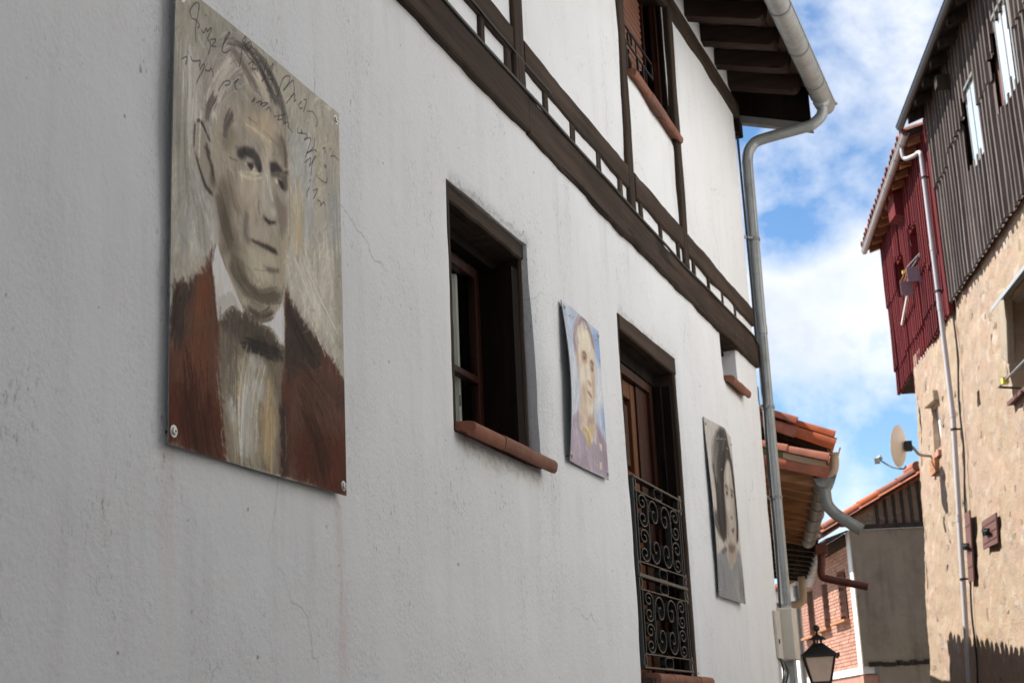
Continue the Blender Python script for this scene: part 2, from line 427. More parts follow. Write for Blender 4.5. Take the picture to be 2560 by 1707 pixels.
M = {
 'plaster': m_plaster('white_plaster', (0.818, 0.842, 0.862), (0.33, 0.32, 0.30), 0.28, rust=((3.07, 2.30, 1.75), (4.0, 2.28, 1.35), (4.03, 2.05, 1.5)),
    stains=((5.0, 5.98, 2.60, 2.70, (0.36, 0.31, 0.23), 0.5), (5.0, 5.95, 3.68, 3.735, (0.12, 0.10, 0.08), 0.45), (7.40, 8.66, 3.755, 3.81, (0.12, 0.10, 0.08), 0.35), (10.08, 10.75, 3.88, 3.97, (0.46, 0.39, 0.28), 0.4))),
 'plaster_far': m_plaster('far_plaster', (0.80, 0.79, 0.77), (0.4, 0.38, 0.35), 0.2, cracks=False),
 'grey_render': m_plaster('grey_render', (0.33, 0.275, 0.205), (0.12, 0.10, 0.08), 0.9, cracks=False, mottle=0.6),
 'ochre_render': m_plaster('ochre_render', (0.36, 0.27, 0.18), (0.16, 0.12, 0.08), 0.5, cracks=False),
 'beam_x': m_wood('timber_along', (0.050, 0.035, 0.026), 0, rough=0.85),
 'beam_z': m_wood('timber_upright', (0.044, 0.031, 0.023), 2, rough=0.85),
 'beam_y': m_wood('timber_across', (0.040, 0.025, 0.020), 1, rough=0.85, obj_var=0.25),
 'soffit': m_wood('soffit_board', (0.062, 0.036, 0.027), 0, obj_var=0.3, rough=0.85),
 'dark_wood': m_wood('dark_varnished_wood', (0.010, 0.006, 0.004), 2, rough=0.92),
 'red_wood': m_wood('red_brown_wood', (0.038, 0.013, 0.008), 2, rough=0.4),
 'honey_wood': m_wood('honey_wood', (0.13, 0.045, 0.014), 2, rough=0.4),
 'raw_wood': m_wood('weathered_wood', (0.40, 0.205, 0.105), 1, obj_var=0.35),
 'grey_wood': m_wood('grey_weathered_wood', (0.24, 0.20, 0.16), 0),
 'old_wood': m_wood('old_black_wood', (0.05, 0.038, 0.03), 2),
 'sill': m_terracotta('glazed_sill_tile', (0.27, 0.125, 0.082), 0.15, 0.3),
 'tile': m_terracotta('roof_tile', (0.40, 0.125, 0.062), 0.5, 0.5),
 'old_tile': m_terracotta('old_roof_tile', (0.33, 0.13, 0.085), 0.7, 0.5),
 'zinc': m_metal('galvanised_zinc', (0.34, 0.36, 0.36), 0.42, 0.45, (0.22, 0.22, 0.20), 0.6),
 'zinc_dull': m_metal('dull_zinc', (0.24, 0.255, 0.25), 0.5, 0.4, (0.14, 0.14, 0.125), 0.5),
 'steel': m_metal('screw_steel', (0.45, 0.45, 0.44), 0.4, 0.6, amount=0.3),
 'iron': m_paint('black_iron', (0.018, 0.022, 0.023), 0.42, 0.3, 12.0, spec=0.5),
 'rust_iron': m_paint('rusty_iron_plate', (0.135, 0.062, 0.05), 0.7, 0.5, 9.0),
 'cable': m_paint('black_cable', (0.02, 0.02, 0.02), 0.5, 0.1),
 'beige': m_paint('beige_plastic', (0.60, 0.56, 0.49), 0.5, 0.18),
 'pvc_white': m_paint('white_plastic', (0.47, 0.455, 0.465), 0.4, 0.15),
 'pvc_beige': m_paint('cream_plastic', (0.62, 0.50, 0.37), 0.45, 0.3),
 'brown_metal': m_paint('brown_gutter_paint', (0.13, 0.045, 0.032), 0.45, 0.35),
 'dark_gutter': m_paint('dark_gutter_paint', (0.018, 0.017, 0.018), 0.35, 0.3, spec=0.6),
 'sheet_dark': m_sheet('dark_sheet', (0.115, 0.088, 0.078), (0.20, 0.175, 0.155), 0.75),
 'sheet_red': m_sheet('red_sheet', (0.150, 0.020, 0.022), (0.17, 0.038, 0.037), 0.4),
 'rubble': m_rubble('mortared_rubble'),
 'stone': m_stone('rubble_stone'),
 'glass_sky': m_glass_dark('painted_sky_glass', (0.52, 0.56, 0.56), 2.4),  # pale base colour stands in for bright cloud reflected in the panes
 'glass_dark': m_glass_dark('dark_window_glass'),
 'glass': m_clear_glass('window_glass'),
 'lace': m_paint('white_lace', (0.72, 0.71, 0.68), 0.9, 0.1),
 'blind': m_paint('red_brown_blind', (0.20, 0.085, 0.052), 0.5, 0.2),
 'paintwork': m_vcol('brushed_oil_paint'),
 'brick': m_brick('red_brick'),
 'mortar': m_plaster('brick_mortar', (0.40, 0.26, 0.20), (0.25, 0.17, 0.13), 0.3, cracks=False),
 'trim': m_paint('white_trim', (0.78, 0.77, 0.75), 0.8, 0.12),
 'smoke_wood': m_wood('smoke_grey_boards', (0.14, 0.13, 0.122), 2),
 'void': m_paint('painted_shade', (0.012, 0.010, 0.009), 0.95, 0.0),  # near-black colour stands in for the shade inside openings
 'dish': m_paint('cream_dish', (0.80, 0.78, 0.72), 0.5, 0.15),
 'frost': m_paint('frosted_lamp_glass', (0.74, 0.64, 0.58), 0.35, 0.35, 7.0),
 'rack': m_paint('mauve_plastic', (0.33, 0.24, 0.27), 0.6, 0.2),
 'yellow': m_paint('yellow_plastic', (0.65, 0.55, 0.06), 0.5, 0.1),
 'moss': m_paint('moss', (0.10, 0.11, 0.035), 0.95, 0.6, 20.0),
 'cobble': m_paint('cobble_ground', (0.24, 0.22, 0.19), 0.9, 0.5, 3.0),
}

# ------------------------------------------------------------------ mesh helpers
class MB:
    def __init__(self):
        self.v = []
        self.f = []
    def add(self, vs, fs):
        o = len(self.v)
        self.v += [tuple(p) for p in vs]
        self.f += [tuple(i + o for i in f) for f in fs]
        return self
    def box(self, x0, x1, y0, y1, z0, z1):
        return self.hexa([(x0, y0, z0), (x1, y0, z0), (x1, y1, z0), (x0, y1, z0), (x0, y0, z1), (x1, y0, z1), (x1, y1, z1), (x0, y1, z1)])
    def hexa(self, p):
        return self.add(p, [(0, 3, 2, 1), (4, 5, 6, 7), (0, 1, 5, 4), (1, 2, 6, 5), (2, 3, 7, 6), (3, 0, 4, 7)])
    def bar(self, a, b, w, h, up=(0, 0, 1)):
        a, b = Vector(a), Vector(b)
        d = (b - a).normalized()
        s = d.cross(Vector(up))
        if s.length < 1e-4:
            s = d.cross(Vector((1, 0, 0)))
        s.normalize()
        u = s.cross(d)
        s *= w / 2
        u *= h / 2
        return self.hexa([a - s - u, b - s - u, b + s - u, a + s - u, a - s + u, b - s + u, b + s + u, a + s + u])
    def tube(self, pts, r, n=10, cap=True, r2=None):
        pts = [Vector(p) for p in pts]
        rs = r if isinstance(r, (list, tuple)) else [r] * len(pts)
        vs, fs = [], []
        prev = None
        for i, p in enumerate(pts):
            d = (pts[min(i + 1, len(pts) - 1)] - pts[max(i - 1, 0)]).normalized()
            if prev is None:
                s = d.cross(Vector((0, 0, 1)))
                if s.length < 0.05:
                    s = d.cross(Vector((1, 0, 0)))
            else:
                s = prev - d * prev.dot(d)
            s.normalize()
            prev = s
            u = s.cross(d)
            for k in range(n):
                a = 2 * pi * k / n
                vs.append(p + (s * cos(a) + u * sin(a)) * rs[i])
        for i in range(len(pts) - 1):
            for k in range(n):
                k2 = (k + 1) % n
                fs.append((i * n + k, i * n + k2, (i + 1) * n + k2, (i + 1) * n + k))
        if cap:
            fs.append(tuple(range(n - 1, -1, -1)))
            fs.append(tuple((len(pts) - 1) * n + k for k in range(n)))
        return self.add(vs, fs)
    def sweep(self, path, w, y0, y1):
        """flat iron bar bent in the x-z plane: path of (x, z), thickness w, running y0..y1"""
        n = len(path)
        vs, fs = [], []
        for i in range(n):
            a, b = path[max(i - 1, 0)], path[min(i + 1, n - 1)]
            dx, dz = b[0] - a[0], b[1] - a[1]
            L = math.hypot(dx, dz) or 1.0
            nx, nz = -dz / L * w / 2, dx / L * w / 2
            x, z = path[i]
            vs += [(x - nx, y0, z - nz), (x + nx, y0, z + nz), (x + nx, y1, z + nz), (x - nx, y1, z - nz)]
        for i in range(n - 1):
            o, q = i * 4, i * 4 + 4
            for k in range(4):
                k2 = (k + 1) % 4
                fs.append((o + k, o + k2, q + k2, q + k))
        fs += [(3, 2, 1, 0), ((n - 1) * 4, (n - 1) * 4 + 1, (n - 1) * 4 + 2, (n - 1) * 4 + 3)]
        return self.add(vs, fs)
    def extrude_profile(self, prof, p0, p1, out=(0, -1, 0), up=(0, 0, 1), closed=True, nseg=1):
        """profile points (o, u) swept in a straight line from p0 to p1"""
        p0, p1, out, up = Vector(p0), Vector(p1), Vector(out), Vector(up)
        n = len(prof)
        vs, fs = [], []
        for j in range(nseg + 1):
            c = p0.lerp(p1, j / nseg)
            vs += [c + out * o + up * u for (o, u) in prof]
        m = n if closed else n - 1
        for j in range(nseg):
            for k in range(m):
                k2 = (k + 1) % n
                fs.append((j * n + k, j * n + k2, (j + 1) * n + k2, (j + 1) * n + k))
        if closed:
            fs += [tuple(range(n - 1, -1, -1)), tuple(nseg * n + k for k in range(n))]
        return self.add(vs, fs)
    def revolve(self, prof, c=(0, 0, 0), n=14, axis=None):
        vs, fs = [], []
        c = Vector(c)
        if axis is None:
            ex, ey, ez = Vector((1, 0, 0)), Vector((0, 1, 0)), Vector((0, 0, 1))
        else:
            ez = Vector(axis).normalized()
            ex = ez.cross(Vector((0, 0, 1)))
            if ex.length < 0.01:
                ex = Vector((1, 0, 0))
            ex.normalize()
            ey = ez.cross(ex)
        for (r, z) in prof:
            for k in range(n):
                a = 2 * pi * k / n
                vs.append(c + (ex * cos(a) + ey * sin(a)) * max(r, 1e-4) + ez * z)
        for i in range(len(prof) - 1):
            for k in range(n):
                k2 = (k + 1) % n
                fs.append((i * n + k, i * n + k2, (i + 1) * n + k2, (i + 1) * n + k))
        fs.append(tuple(range(n - 1, -1, -1)))
        fs.append(tuple((len(prof) - 1) * n + k for k in range(n)))
        return self.add(vs, fs)
    def mesh(self, name):
        me = bpy.data.meshes.new(name)
        me.from_pydata([tuple(p) for p in self.v], [], self.f)
        bm = bmesh.new()
        bm.from_mesh(me)
        bmesh.ops.recalc_face_normals(bm, faces=bm.faces)
        bm.to_mesh(me)
        bm.free()
        return me
    def build(self, name, mat, parent=None, smooth=False, label=None, bevel=0.0):
        me = self.mesh(name)
        me.materials.append(M[mat] if isinstance(mat, str) else mat)
        if smooth:
            me.polygons.foreach_set('use_smooth', [True] * len(me.polygons))
            try:
                me.set_sharp_from_angle(angle=radians(40))
            except Exception:
                pass
        return link(name, me, parent, label, bevel)

def link(name, me, parent=None, label=None, bevel=0.0, mw=None):
    o = bpy.data.objects.new(name, me)
    COL.objects.link(o)
    if parent is not None:
        o.parent = parent
    if label:
        o['label'] = label
    if mw is not None:
        o.matrix_local = mw
    if bevel:
        b = o.modifiers.new('edge', 'BEVEL')
        b.width = bevel
        b.segments = 2
        b.limit_method = 'ANGLE'
    return o

def thing(name, label, cat, loc=(0, 0, 0), rz=0.0, group=None):
    o = bpy.data.objects.new(name, None)
    COL.objects.link(o)
    o.empty_display_size = 0.2
    o.location = loc
    o.rotation_euler = (0, 0, rz)
    o['label'] = label
    o['category'] = cat
    if group:
        o['group'] = group
    return o

def tag(o, label=None, cat=None, group=None, kind=None):
    for k, v in (('label', label), ('category', cat), ('group', group), ('kind', kind)):
        if v:
            o[k] = v
    return o

def rn(x, s=1.0, seed=0.0):
    return mnoise.noise(Vector((x * s, seed * 3.71 + 0.37, seed * 1.3)))

def arc(c, r, a0, a1, n):
    return [(c[0] + r * cos(a0 + (a1 - a0) * i / n), c[1] + r * sin(a0 + (a1 - a0) * i / n)) for i in range(n + 1)]

def gutter_profile(r, t=0.006, lip=0.008, n=9):
    o = arc((0, 0), r, pi, 2 * pi, n)
    i = arc((0, 0), r - t, 2 * pi, pi, n)
    return o + [(r + lip, 0.002), (r + lip, lip + 0.004), (r - t, lip)] + i[1:]

def wavy_beam(x0, x1, zlo, zhi, yf, yb, amp, seed, step=0.09, freq=2.2):
    """timber along x whose plastered-in edges wander; zlo/zhi are functions of x"""
    n = max(2, int((x1 - x0) / step))
    mb = MB()
    vs, fs = [], []
    for i in range(n + 1):
        x = x0 + (x1 - x0) * i / n
        a = zlo(x) + amp * (rn(x, freq, seed) + 0.45 * rn(x, freq * 4, seed + 5))
        b = zhi(x) + amp * (rn(x, freq, seed + 9) + 0.45 * rn(x, freq * 4, seed + 14))
        y = yf + 0.003 * rn(x, 3.0, seed + 20)
        ch = 0.008
        vs += [(x, yb, a), (x, y + ch, a), (x, y, a + ch), (x, y, (a + b) / 2), (x, y, b - ch), (x, y + ch, b), (x, yb, b)]
    k = 7
    for i in range(n):
        for j in range(k - 1):
            fs.append((i * k + j, i * k + j + 1, (i + 1) * k + j + 1, (i + 1) * k + j))
    fs += [tuple(range(k)), tuple(n * k + j for j in range(k))]
    return mb.add(vs, fs)

def wavy_post(xl, xr, z0, z1, yf, yb, amp, seed, step=0.09, freq=2.2):
    b = wavy_beam(z0, z1, lambda z: xl(z), lambda z: xr(z), yf, yb, amp, seed, step, freq)
    b.v = [(p[2], p[1], p[0]) for p in b.v]
    return b

def sweep_pts(pts, n=6):
    """catmull-rom smoothing of a polyline"""
    P = [Vector(p) for p in pts]
    out = []
    for i in range(len(P) - 1):
        p0, p1, p2, p3 = P[max(i - 1, 0)], P[i], P[i + 1], P[min(i + 2, len(P) - 1)]
        for k in range(n):
            t = k / n
            out.append(0.5 * ((2 * p1) + (p2 - p0) * t + (2 * p0 - 5 * p1 + 4 * p2 - p3) * t * t + (3 * p1 - p0 - 3 * p2 + p3) * t ** 3))
    out.append(P[-1])
    return out

# ================================================================== ground
def build_ground():
    mb = MB()
    mb.add([(-400, -400, 0), (400, -400, 0), (400, 400, 0), (-400, 400, 0)], [(0, 1, 2, 3)])
    o = mb.build('ground', m_plaster('dry_ground', (0.20, 0.18, 0.14), (0.12, 0.1, 0.08), 0.4, cracks=False))
    o['kind'] = 'structure'
    # cobbled lane between the houses, 4 mm above the ground sheet
    mb = MB()
    mb.add([(-14, 2.6, .004), (-14, -9.0, .004), (9, -2.8, .004), (19, .7, .004), (24, 2.0, .004), (34, 6.4, .004), (34, 8.5, .004), (20, 4.2, .004), (12, 2.6, .004)], [tuple(range(9))])
    m, nt, bs, tc = new_mat('cobbled_lane')
    vo = nt.n('ShaderNodeTexVoronoi', Vector=tc.outputs['Object'])
    vo.inputs['Scale'].default_value = 7.0
    c = nt.mix(nt.ramp(vo.outputs['Distance'], 0.25, 0.6), (0.30, 0.27, 0.23), (0.15, 0.13, 0.11))
    setin(nt, bs, 'Base Color', c)
    setin(nt, bs, 'Roughness', 0.85)
    bump(nt, bs, nt.math('SUBTRACT', 1.0, vo.outputs['Distance']), 0.8, 0.03)
    o = mb.build('cobbled_lane', m)
    o['kind'] = 'structure'
build_ground()

# ================================================================== the white half-timbered house
HOUSE = thing('half_timbered_house', 'long white plastered house with dark timbers and three painted portraits on its wall', 'house', (0, 2.0, 0))
XE = 11.38                                   # far corner of the facade
WIN = (5.01, 5.99, 2.70, 3.70)
DOOR = (7.40, 8.63, 1.84, 3.77)
SMALL = (10.07, 10.65, 3.965, 4.31)
UPWIN = (7.86, 9.05, 5.39, 6.40)

def facade():
    step = 0.055
    xs = list(np.arange(-3.0, XE + 1e-6, step))
    xs[-1] = XE
    zs = list(np.arange(0.0, 7.0, step))
    ops = (WIN, DOOR, SMALL, UPWIN)
    for (a, b, c, d) in ops:
        for lst, val in ((xs, a), (xs, b), (zs, c), (zs, d)):
            i = min(range(len(lst)), key=lambda q: abs(lst[q] - val))
            lst[i] = val
    nx, nz = len(xs), len(zs)
    def inside(x, z):
        return any(a < x < b and c < z < d for (a, b, c, d) in ops)
    edge = set()
    V = []
    for j, z in enumerate(zs):
        for i, x in enumerate(xs):
            y = 0.014 * mnoise.noise(Vector((x * .7, 0, z * .7))) + 0.007 * mnoise.noise(Vector((x * 3, 5, z * 3))) + 0.0015 * mnoise.noise(Vector((x * 9, 9, z * 9)))
            xx, zz = x, z
            for (a, b, c, d) in ops:
                if a - 1e-6 <= x <= b + 1e-6 and c - 1e-6 <= z <= d + 1e-6:
                    xx += 0.011 * rn(z, 3.1, a) if abs(x - a) < 1e-6 or abs(x - b) < 1e-6 else 0
                    zz += 0.011 * rn(x, 3.1, c) if abs(z - c) < 1e-6 or abs(z - d) < 1e-6 else 0
                    y += 0.014
            if 2.69 < z < 3.80 and WIN[1] - 1e-6 <= x < WIN[1] + .30:
                xx -= .085 * min(1.0, max(0.0, (z - 2.75) / .95)) * max(0, 1 - (x - WIN[1]) / .30) * (1.0 if z <= WIN[3] + 1e-6 else max(0, 1 - (z - WIN[3]) / .10))
            # the plaster swells a little round the first window's right side
            y -= 0.018 * math.exp(-((x - 6.12) / 0.09) ** 2 - ((z - 3.1) / 0.55) ** 2)
            V.append((xx, y, zz))
    F = []
    for j in range(nz - 1):
        for i in range(nx - 1):
            if not inside((xs[i] + xs[i + 1]) / 2, (zs[j] + zs[j + 1]) / 2):
                F.append((j * nx + i, j * nx + i + 1, (j + 1) * nx + i + 1, (j + 1) * nx + i))
    me = bpy.data.meshes.new('wall')
    me.from_pydata(V, [], F)
    bm = bmesh.new()
    bm.from_mesh(me)
    be = [e for e in bm.edges if e.is_boundary]
    ret = bmesh.ops.extrude_edge_only(bm, edges=be)
    for g in ret['geom']:
        if isinstance(g, bmesh.types.BMVert):
            g.co.y = 0.34
    # drop the unused vertices inside the openings
    bmesh.ops.delete(bm, geom=[v for v in bm.verts if not v.link_faces], context='VERTS')
    bmesh.ops.recalc_face_normals(bm, faces=bm.faces)
    for f in bm.faces:
        f.smooth = True
    bm.to_mesh(me)
    bm.free()
    try:
        me.set_sharp_from_angle(angle=radians(50))
    except Exception:
        pass
    me.materials.append(M['plaster'])
    link('wall', me, HOUSE)
    # the gable end wall, the back and near-black sheets painted as unlit rooms
    mb = MB()
    mb.box(XE - 0.30, XE - 0.002, 0.345, 6.0, 0, 6.75)
    mb.box(-3.0, XE - 0.32, 5.8, 6.0, 0, 6.75)
    mb.box(-3.0, -2.7, 0.35, 5.78, 0, 6.75)
    mb.build('end_wall', 'plaster_far', HOUSE)
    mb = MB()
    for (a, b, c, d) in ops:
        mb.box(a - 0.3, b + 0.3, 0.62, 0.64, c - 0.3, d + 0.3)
    mb.build('painted_shade', 'void', HOUSE)
    # dark weather boards down the upper part of the gable corner
    for k in range(6):
        mb = MB()
        y0 = 0.03 + k * 0.2
        mb.box(XE + 0.002, XE + 0.03, y0, y0 + 0.19, 4.75 - 0.02 * (k % 2), 6.55)
        mb.build('weather_board', 'old_wood', HOUSE)
facade()

def timbers():
    lo = lambda x: 4.238 + (max(0, x - 6.9)) * 0.0185
    hi = lambda x: 4.425 + 0.011 * (x - 5)
    hi2 = lambda x: 4.425 + 0.011 * 3.8 + (x - 8.8) * 0.036 if x > 8.8 else hi(x)
    # floor beam: two balks butted at a joint, the second lying a little lower
    wavy_beam(-3.0, 5.94, lo, hi2, -0.030, 0.16, 0.013, 1, .045, 3.0).build('floor_beam', 'beam_x', HOUSE)
    wavy_beam(5.948, XE + 0.02, lambda x: lo(x) - 0.004, hi2, -0.028, 0.16, 0.013, 2, .045, 3.0).build('floor_beam', 'beam_x', HOUSE)
    rl = lambda x: 4.572 + max(0, x - 7.2) * 0.024
    rh = lambda x: 4.710 + max(0, x - 7.2) * 0.025
    cuts = [(-3.0, 5.795), (5.945, 7.715), (7.86, 9.035), (9.145, XE + 0.01)]
    for k, (a, b) in enumerate(cuts):
        wavy_beam(a, b, lambda x, k=k: rl(x) - 0.004 * k, rh, -0.020, 0.14, 0.011, 10 + k, .04, 3.0).build('sill_rail', 'beam_x', HOUSE)
    # posts lean a touch with the wall
    for k, (xa, xb, w, z0, z1) in enumerate(((5.86, 5.875, 0.135, 4.44, 6.22), (7.765, 7.80, 0.118, 4.47, 6.33), (9.085, 9.125, 0.118, 4.50, 6.40), (4.0, 4.02, 0.13, 4.41, 6.1), (1.9, 1.92, 0.13, 4.39, 6.0))):
        c = lambda z, a=xa, b=xb, z0=z0, z1=z1: a + (b - a) * (z - z0) / (z1 - z0)
        wavy_post(lambda z: c(z) - w / 2, lambda z: c(z) + w / 2, z0, z1, -0.024, 0.14, 0.010, 30 + k, .04, 3.0).build('post', 'beam_z', HOUSE)
    for k, (x, w) in enumerate(((4.62, .06), (5.00, .06), (5.42, .065), (5.74, .07), (6.255, .072), (6.675, .085), (7.13, .078), (7.56, .07), (8.0, .055), (8.45, .055), (8.905, .05), (9.345, .06), (9.785, .05), (10.23, .045), (10.68, .04), (4.2, .06), (3.8, .06))):
        z0, z1 = hi2(x) + 0.004, rl(x) + 0.006
        wavy_post(lambda z: x - w / 2, lambda z: x + w / 2, z0, z1, -0.012, 0.12, 0.008, 50 + k, 0.03, 8).build('stud', 'beam_z', HOUSE)
    # wall plate under the eaves
    pl = lambda x: 6.365 + 0.053 * (x - 9.17)
    ph = lambda x: 6.530 + 0.052 * (x - 9.3)
    wavy_beam(-3.0, XE + 0.19, pl, ph, -0.022, 0.2, 0.006, 70).build('wall_plate', 'beam_x', HOUSE)
    mb = MB()
    mb.box(XE + 0.015, XE + 0.17, -0.04, 0.9, 6.33, 6.46)
    mb.build('corbel', 'dark_wood', HOUSE, bevel=0.01)
timbers()

def eaves():
    zb = lambda x: 6.615 + 0.055 * (x - 9.7)      # rafter underside where it crosses the wall face
    sl = 0.26
    yo = -0.575
    x = 9.72 - 0.512 * 18
    k = 0
    while x < 11.4:
        w, h = 0.115, 0.125
        z = zb(x)
        # rafter with a rounded, cut-back tail
        prof = [(0.55, 0.55 * sl), (0.55, 0.55 * sl + h), (yo - 0.01, (yo - .01) * sl + h)]
        for a in range(5):
            t = a / 4 * pi / 2
            prof.append((yo - 0.01 + 0.07 * (1 - cos(t)), yo * sl + h * 0.95 - (h * 0.95) * sin(t)))
        mb = MB()
        n = len(prof)
        mb.add([(x, p[0], z + p[1]) for p in prof] + [(x + w, p[0], z + p[1]) for p in prof],
               [tuple(range(n)), tuple(range(2 * n - 1, n - 1, -1))] + [(i, (i + 1) % n, n + (i + 1) % n, n + i) for i in range(n)])
        mb.build('rafter', 'beam_y', HOUSE, bevel=0.006)
        x += 0.512
        k += 1
    # verge board closing the eave at the far gable
    mb = MB()
    x = XE + 0.20
    z = zb(x)
    zo, zi = z - .62 * sl - .22, z + .4 * sl - .18
    mb.hexa([(x, .4, zi), (x + .045, .4, zi), (x + .045, -.60, zo), (x, -.60, zo), (x, .4, z + .4 * sl + .15), (x + .045, .4, z + .4 * sl + .15), (x + .045, -.60, z - .6 * sl + .14), (x, -.60, z - .6 * sl + .14)])
    mb.build('verge_board', 'dark_wood', HOUSE)
    mb = MB()
    mb.hexa([(x - .012, .38, zi - .035), (x + .06, .38, zi - .035), (x + .06, -.61, zo - .035), (x - .012, -.61, zo - .035), (x - .012, .38, zi + .03), (x + .06, .38, zi + .03), (x + .06, -.61, zo + .03), (x - .012, -.61, zo + .03)])
    mb.build('verge_trim', 'zinc_dull', HOUSE)
    # soffit boards laid along the eave over the rafters
    nb = 8
    x0, x1 = -3.0, XE + 0.21
    for j in range(nb):
        ya = 0.30 - j * (0.94 / nb)
        yb_ = ya - 0.94 / nb + 0.006
        for (xa, xb) in ((x0, 4.1), (4.105, 7.87), (7.875, x1)):
            mb = MB()
            d = 0.004 * ((j * 7) % 3)
            pts = []
            for zz in (0.128 + d, 0.150 + d):
                pts += [(xa, ya, zb(xa) + ya * sl + zz), (xb, ya, zb(xb) + ya * sl + zz), (xb, yb_, zb(xb) + yb_ * sl + zz), (xa, yb_, zb(xa) + yb_ * sl + zz)]
            mb.hexa(pts)
            mb.build('soffit_board', 'soffit', HOUSE)
    # plaster blocking between the rafters
    mb = MB()
    mb.hexa([(x0, .004, 6.50 + .0525 * (x0 - 9.3)), (XE, .004, 6.50 + .0525 * (XE - 9.3)), (XE, .3, 6.50 + .0525 * (XE - 9.3)), (x0, .3, 6.50 + .0525 * (x0 - 9.3)),
             (x0, .004, zb(x0) + .13), (XE, .004, zb(XE) + .13), (XE, .3, zb(XE) + .13), (x0, .3, zb(x0) + .13)])
    mb.build('eaves_blocking', 'plaster_far', HOUSE)
    # fascia behind the gutter
    mb = MB()
    yf = -0.645
    mb.hexa([(x0, yf, zb(x0) + yf * sl + .02), (x1, yf, zb(x1) + yf * sl + .02), (x1, yf + .022, zb(x1) + yf * sl + .02), (x0, yf + .022, zb(x0) + yf * sl + .02),
             (x0, yf, zb(x0) + yf * sl + .17), (x1, yf, zb(x1) + yf * sl + .17), (x1, yf + .022, zb(x1) + yf * sl + .17), (x0, yf + .022, zb(x0) + yf * sl + .17)])
    mb.build('fascia', 'dark_wood', HOUSE)
    # roof slab and the barrel tiles along the eave
    mb = MB()
    pts = []
    for zz in (0.155, 0.20):
        for (x, y) in ((x0, -0.66), (x1 + .04, -0.66), (x1 + .04, 3.1), (x0, 3.1)):
            pts.append((x, y, zb(x) + y * sl * (1.0 if y < 0 else 1.35) + zz))
    mb.hexa(pts)
    mb.build('roof_deck', 'old_tile', HOUSE)
    mb = MB()
    for row in range(3):
        ya = -0.68 + row * 0.36
        x = x0
        while x < x1:
            z0_ = zb(x) + ya * sl + 0.215 + row * .01
            z1_ = zb(x) + (ya + .42) * sl + 0.215 + row * .01
            a = [(x + .085 + .085 * cos(t), ya, z0_ + .075 * sin(t)) for t in np.linspace(0, pi, 7)]
            b = [(x + .085 + .070 * cos(t), ya + .42, z1_ + .062 * sin(t)) for t in np.linspace(0, pi, 7)]
            mb.add(a + b, [(i, i + 1, 8 + i, 7 + i) for i in range(6)] + [tuple(range(7))])
            x += 0.205
    tag(mb.build('eave_tiles', 'tile', HOUSE), kind='stuff')
    # galvanised half-round gutter, its joints and brackets, and the downpipe
    gy = -0.715
    gz = lambda x: 6.425 + 0.062 * (x - 9.4)
    xg1 = XE + 0.37
    mb = MB()
    mb.extrude_profile(gutter_profile(0.078), (x0, gy, gz(x0)), (xg1, gy, gz(xg1)), nseg=4)
    ep = [(o, u) for (o, u) in arc((0, 0), .078, pi, 2 * pi, 10)]
    mb.extrude_profile(ep, (xg1 - .004, gy, gz(xg1) - .001), (xg1 + .002, gy, gz(xg1)))
    g = mb.build('gutter', 'zinc', HOUSE, smooth=True)
    for x in (2.3, 4.3, 6.2, 7.9, 9.52, 10.33, 11.10):
        mb = MB()
        a = arc((0, 0), .083, pi * 1.0, 2.06 * pi, 12)
        b = arc((0, 0), .079, 2.06 * pi, pi * 1.0, 12)
        mb.extrude_profile(a + b, (x - .011, gy, gz(x)), (x + .011, gy, gz(x)))
        mb.build('bracket', 'zinc_dull', g)
    mb = MB()
    mb.tube([(xg1 - .02, gy - .075, gz(xg1) + .012), (xg1 + .02, gy - .085, gz(xg1) + .012)], .013, 8)
    mb.build('end_hook', 'zinc_dull', g)
    # outlet funnel and swan neck down to the wall
    xo = XE + 0.12
    zg = gz(xo)
    path = [(xo, gy, zg - .05), (xo, gy, zg - .12), (xo, gy + .02, zg - .17), (xo, gy + .075, zg - .215), (xo, gy + .15, zg - .24)]
    path2 = [(xo, -0.20, 6.275), (xo - .003, -0.115, 6.235), (xo - .005, -0.075, 6.17), (xo - .006, -0.062, 6.09)]
    full = sweep_pts(path + path2, 5)
    mb = MB()
    mb.tube([(xo, gy, zg - .045), (xo, gy, zg - .10)], [.075, .052], 14)
    mb.tube(full, .046, 14)
    dp = mb.build('downpipe', 'zinc', HOUSE, smooth=True)
    segs = [(6.10, -.062), (4.62, -.052), (2.40, -.046), (0.15, -.044)]
    for (za, ya), (zb_, yb2) in zip(segs[:-1], segs[1:]):
        mb = MB()
        mb.tube([(xo - .006, ya, za), (xo - .008, yb2, zb_)], [.0455, .0465], 16)
        mb.tube([(xo - .008, yb2, zb_ + .0), (xo - .008, yb2, zb_ + .07)], .050, 16)
        # folded seam down the length
        mb.bar((xo - .042, ya - .028, za), (xo - .044, yb2 - .028, zb_), .010, .008)
        mb.build('pipe_length', 'zinc', dp, smooth=True)
    for z in (5.42, 4.02, 3.3, 2.47):
        y = -.062 + (6.1 - z) * .005
        mb = MB()
        mb.tube([(xo - .007, y, z - .012), (xo - .007, y, z + .012)], .052, 16)
        mb.bar((xo - .05, y, z), (XE - .01, y + .08, z), .014, .02)
        mb.build('pipe_clamp', 'zinc_dull', dp)
eaves()

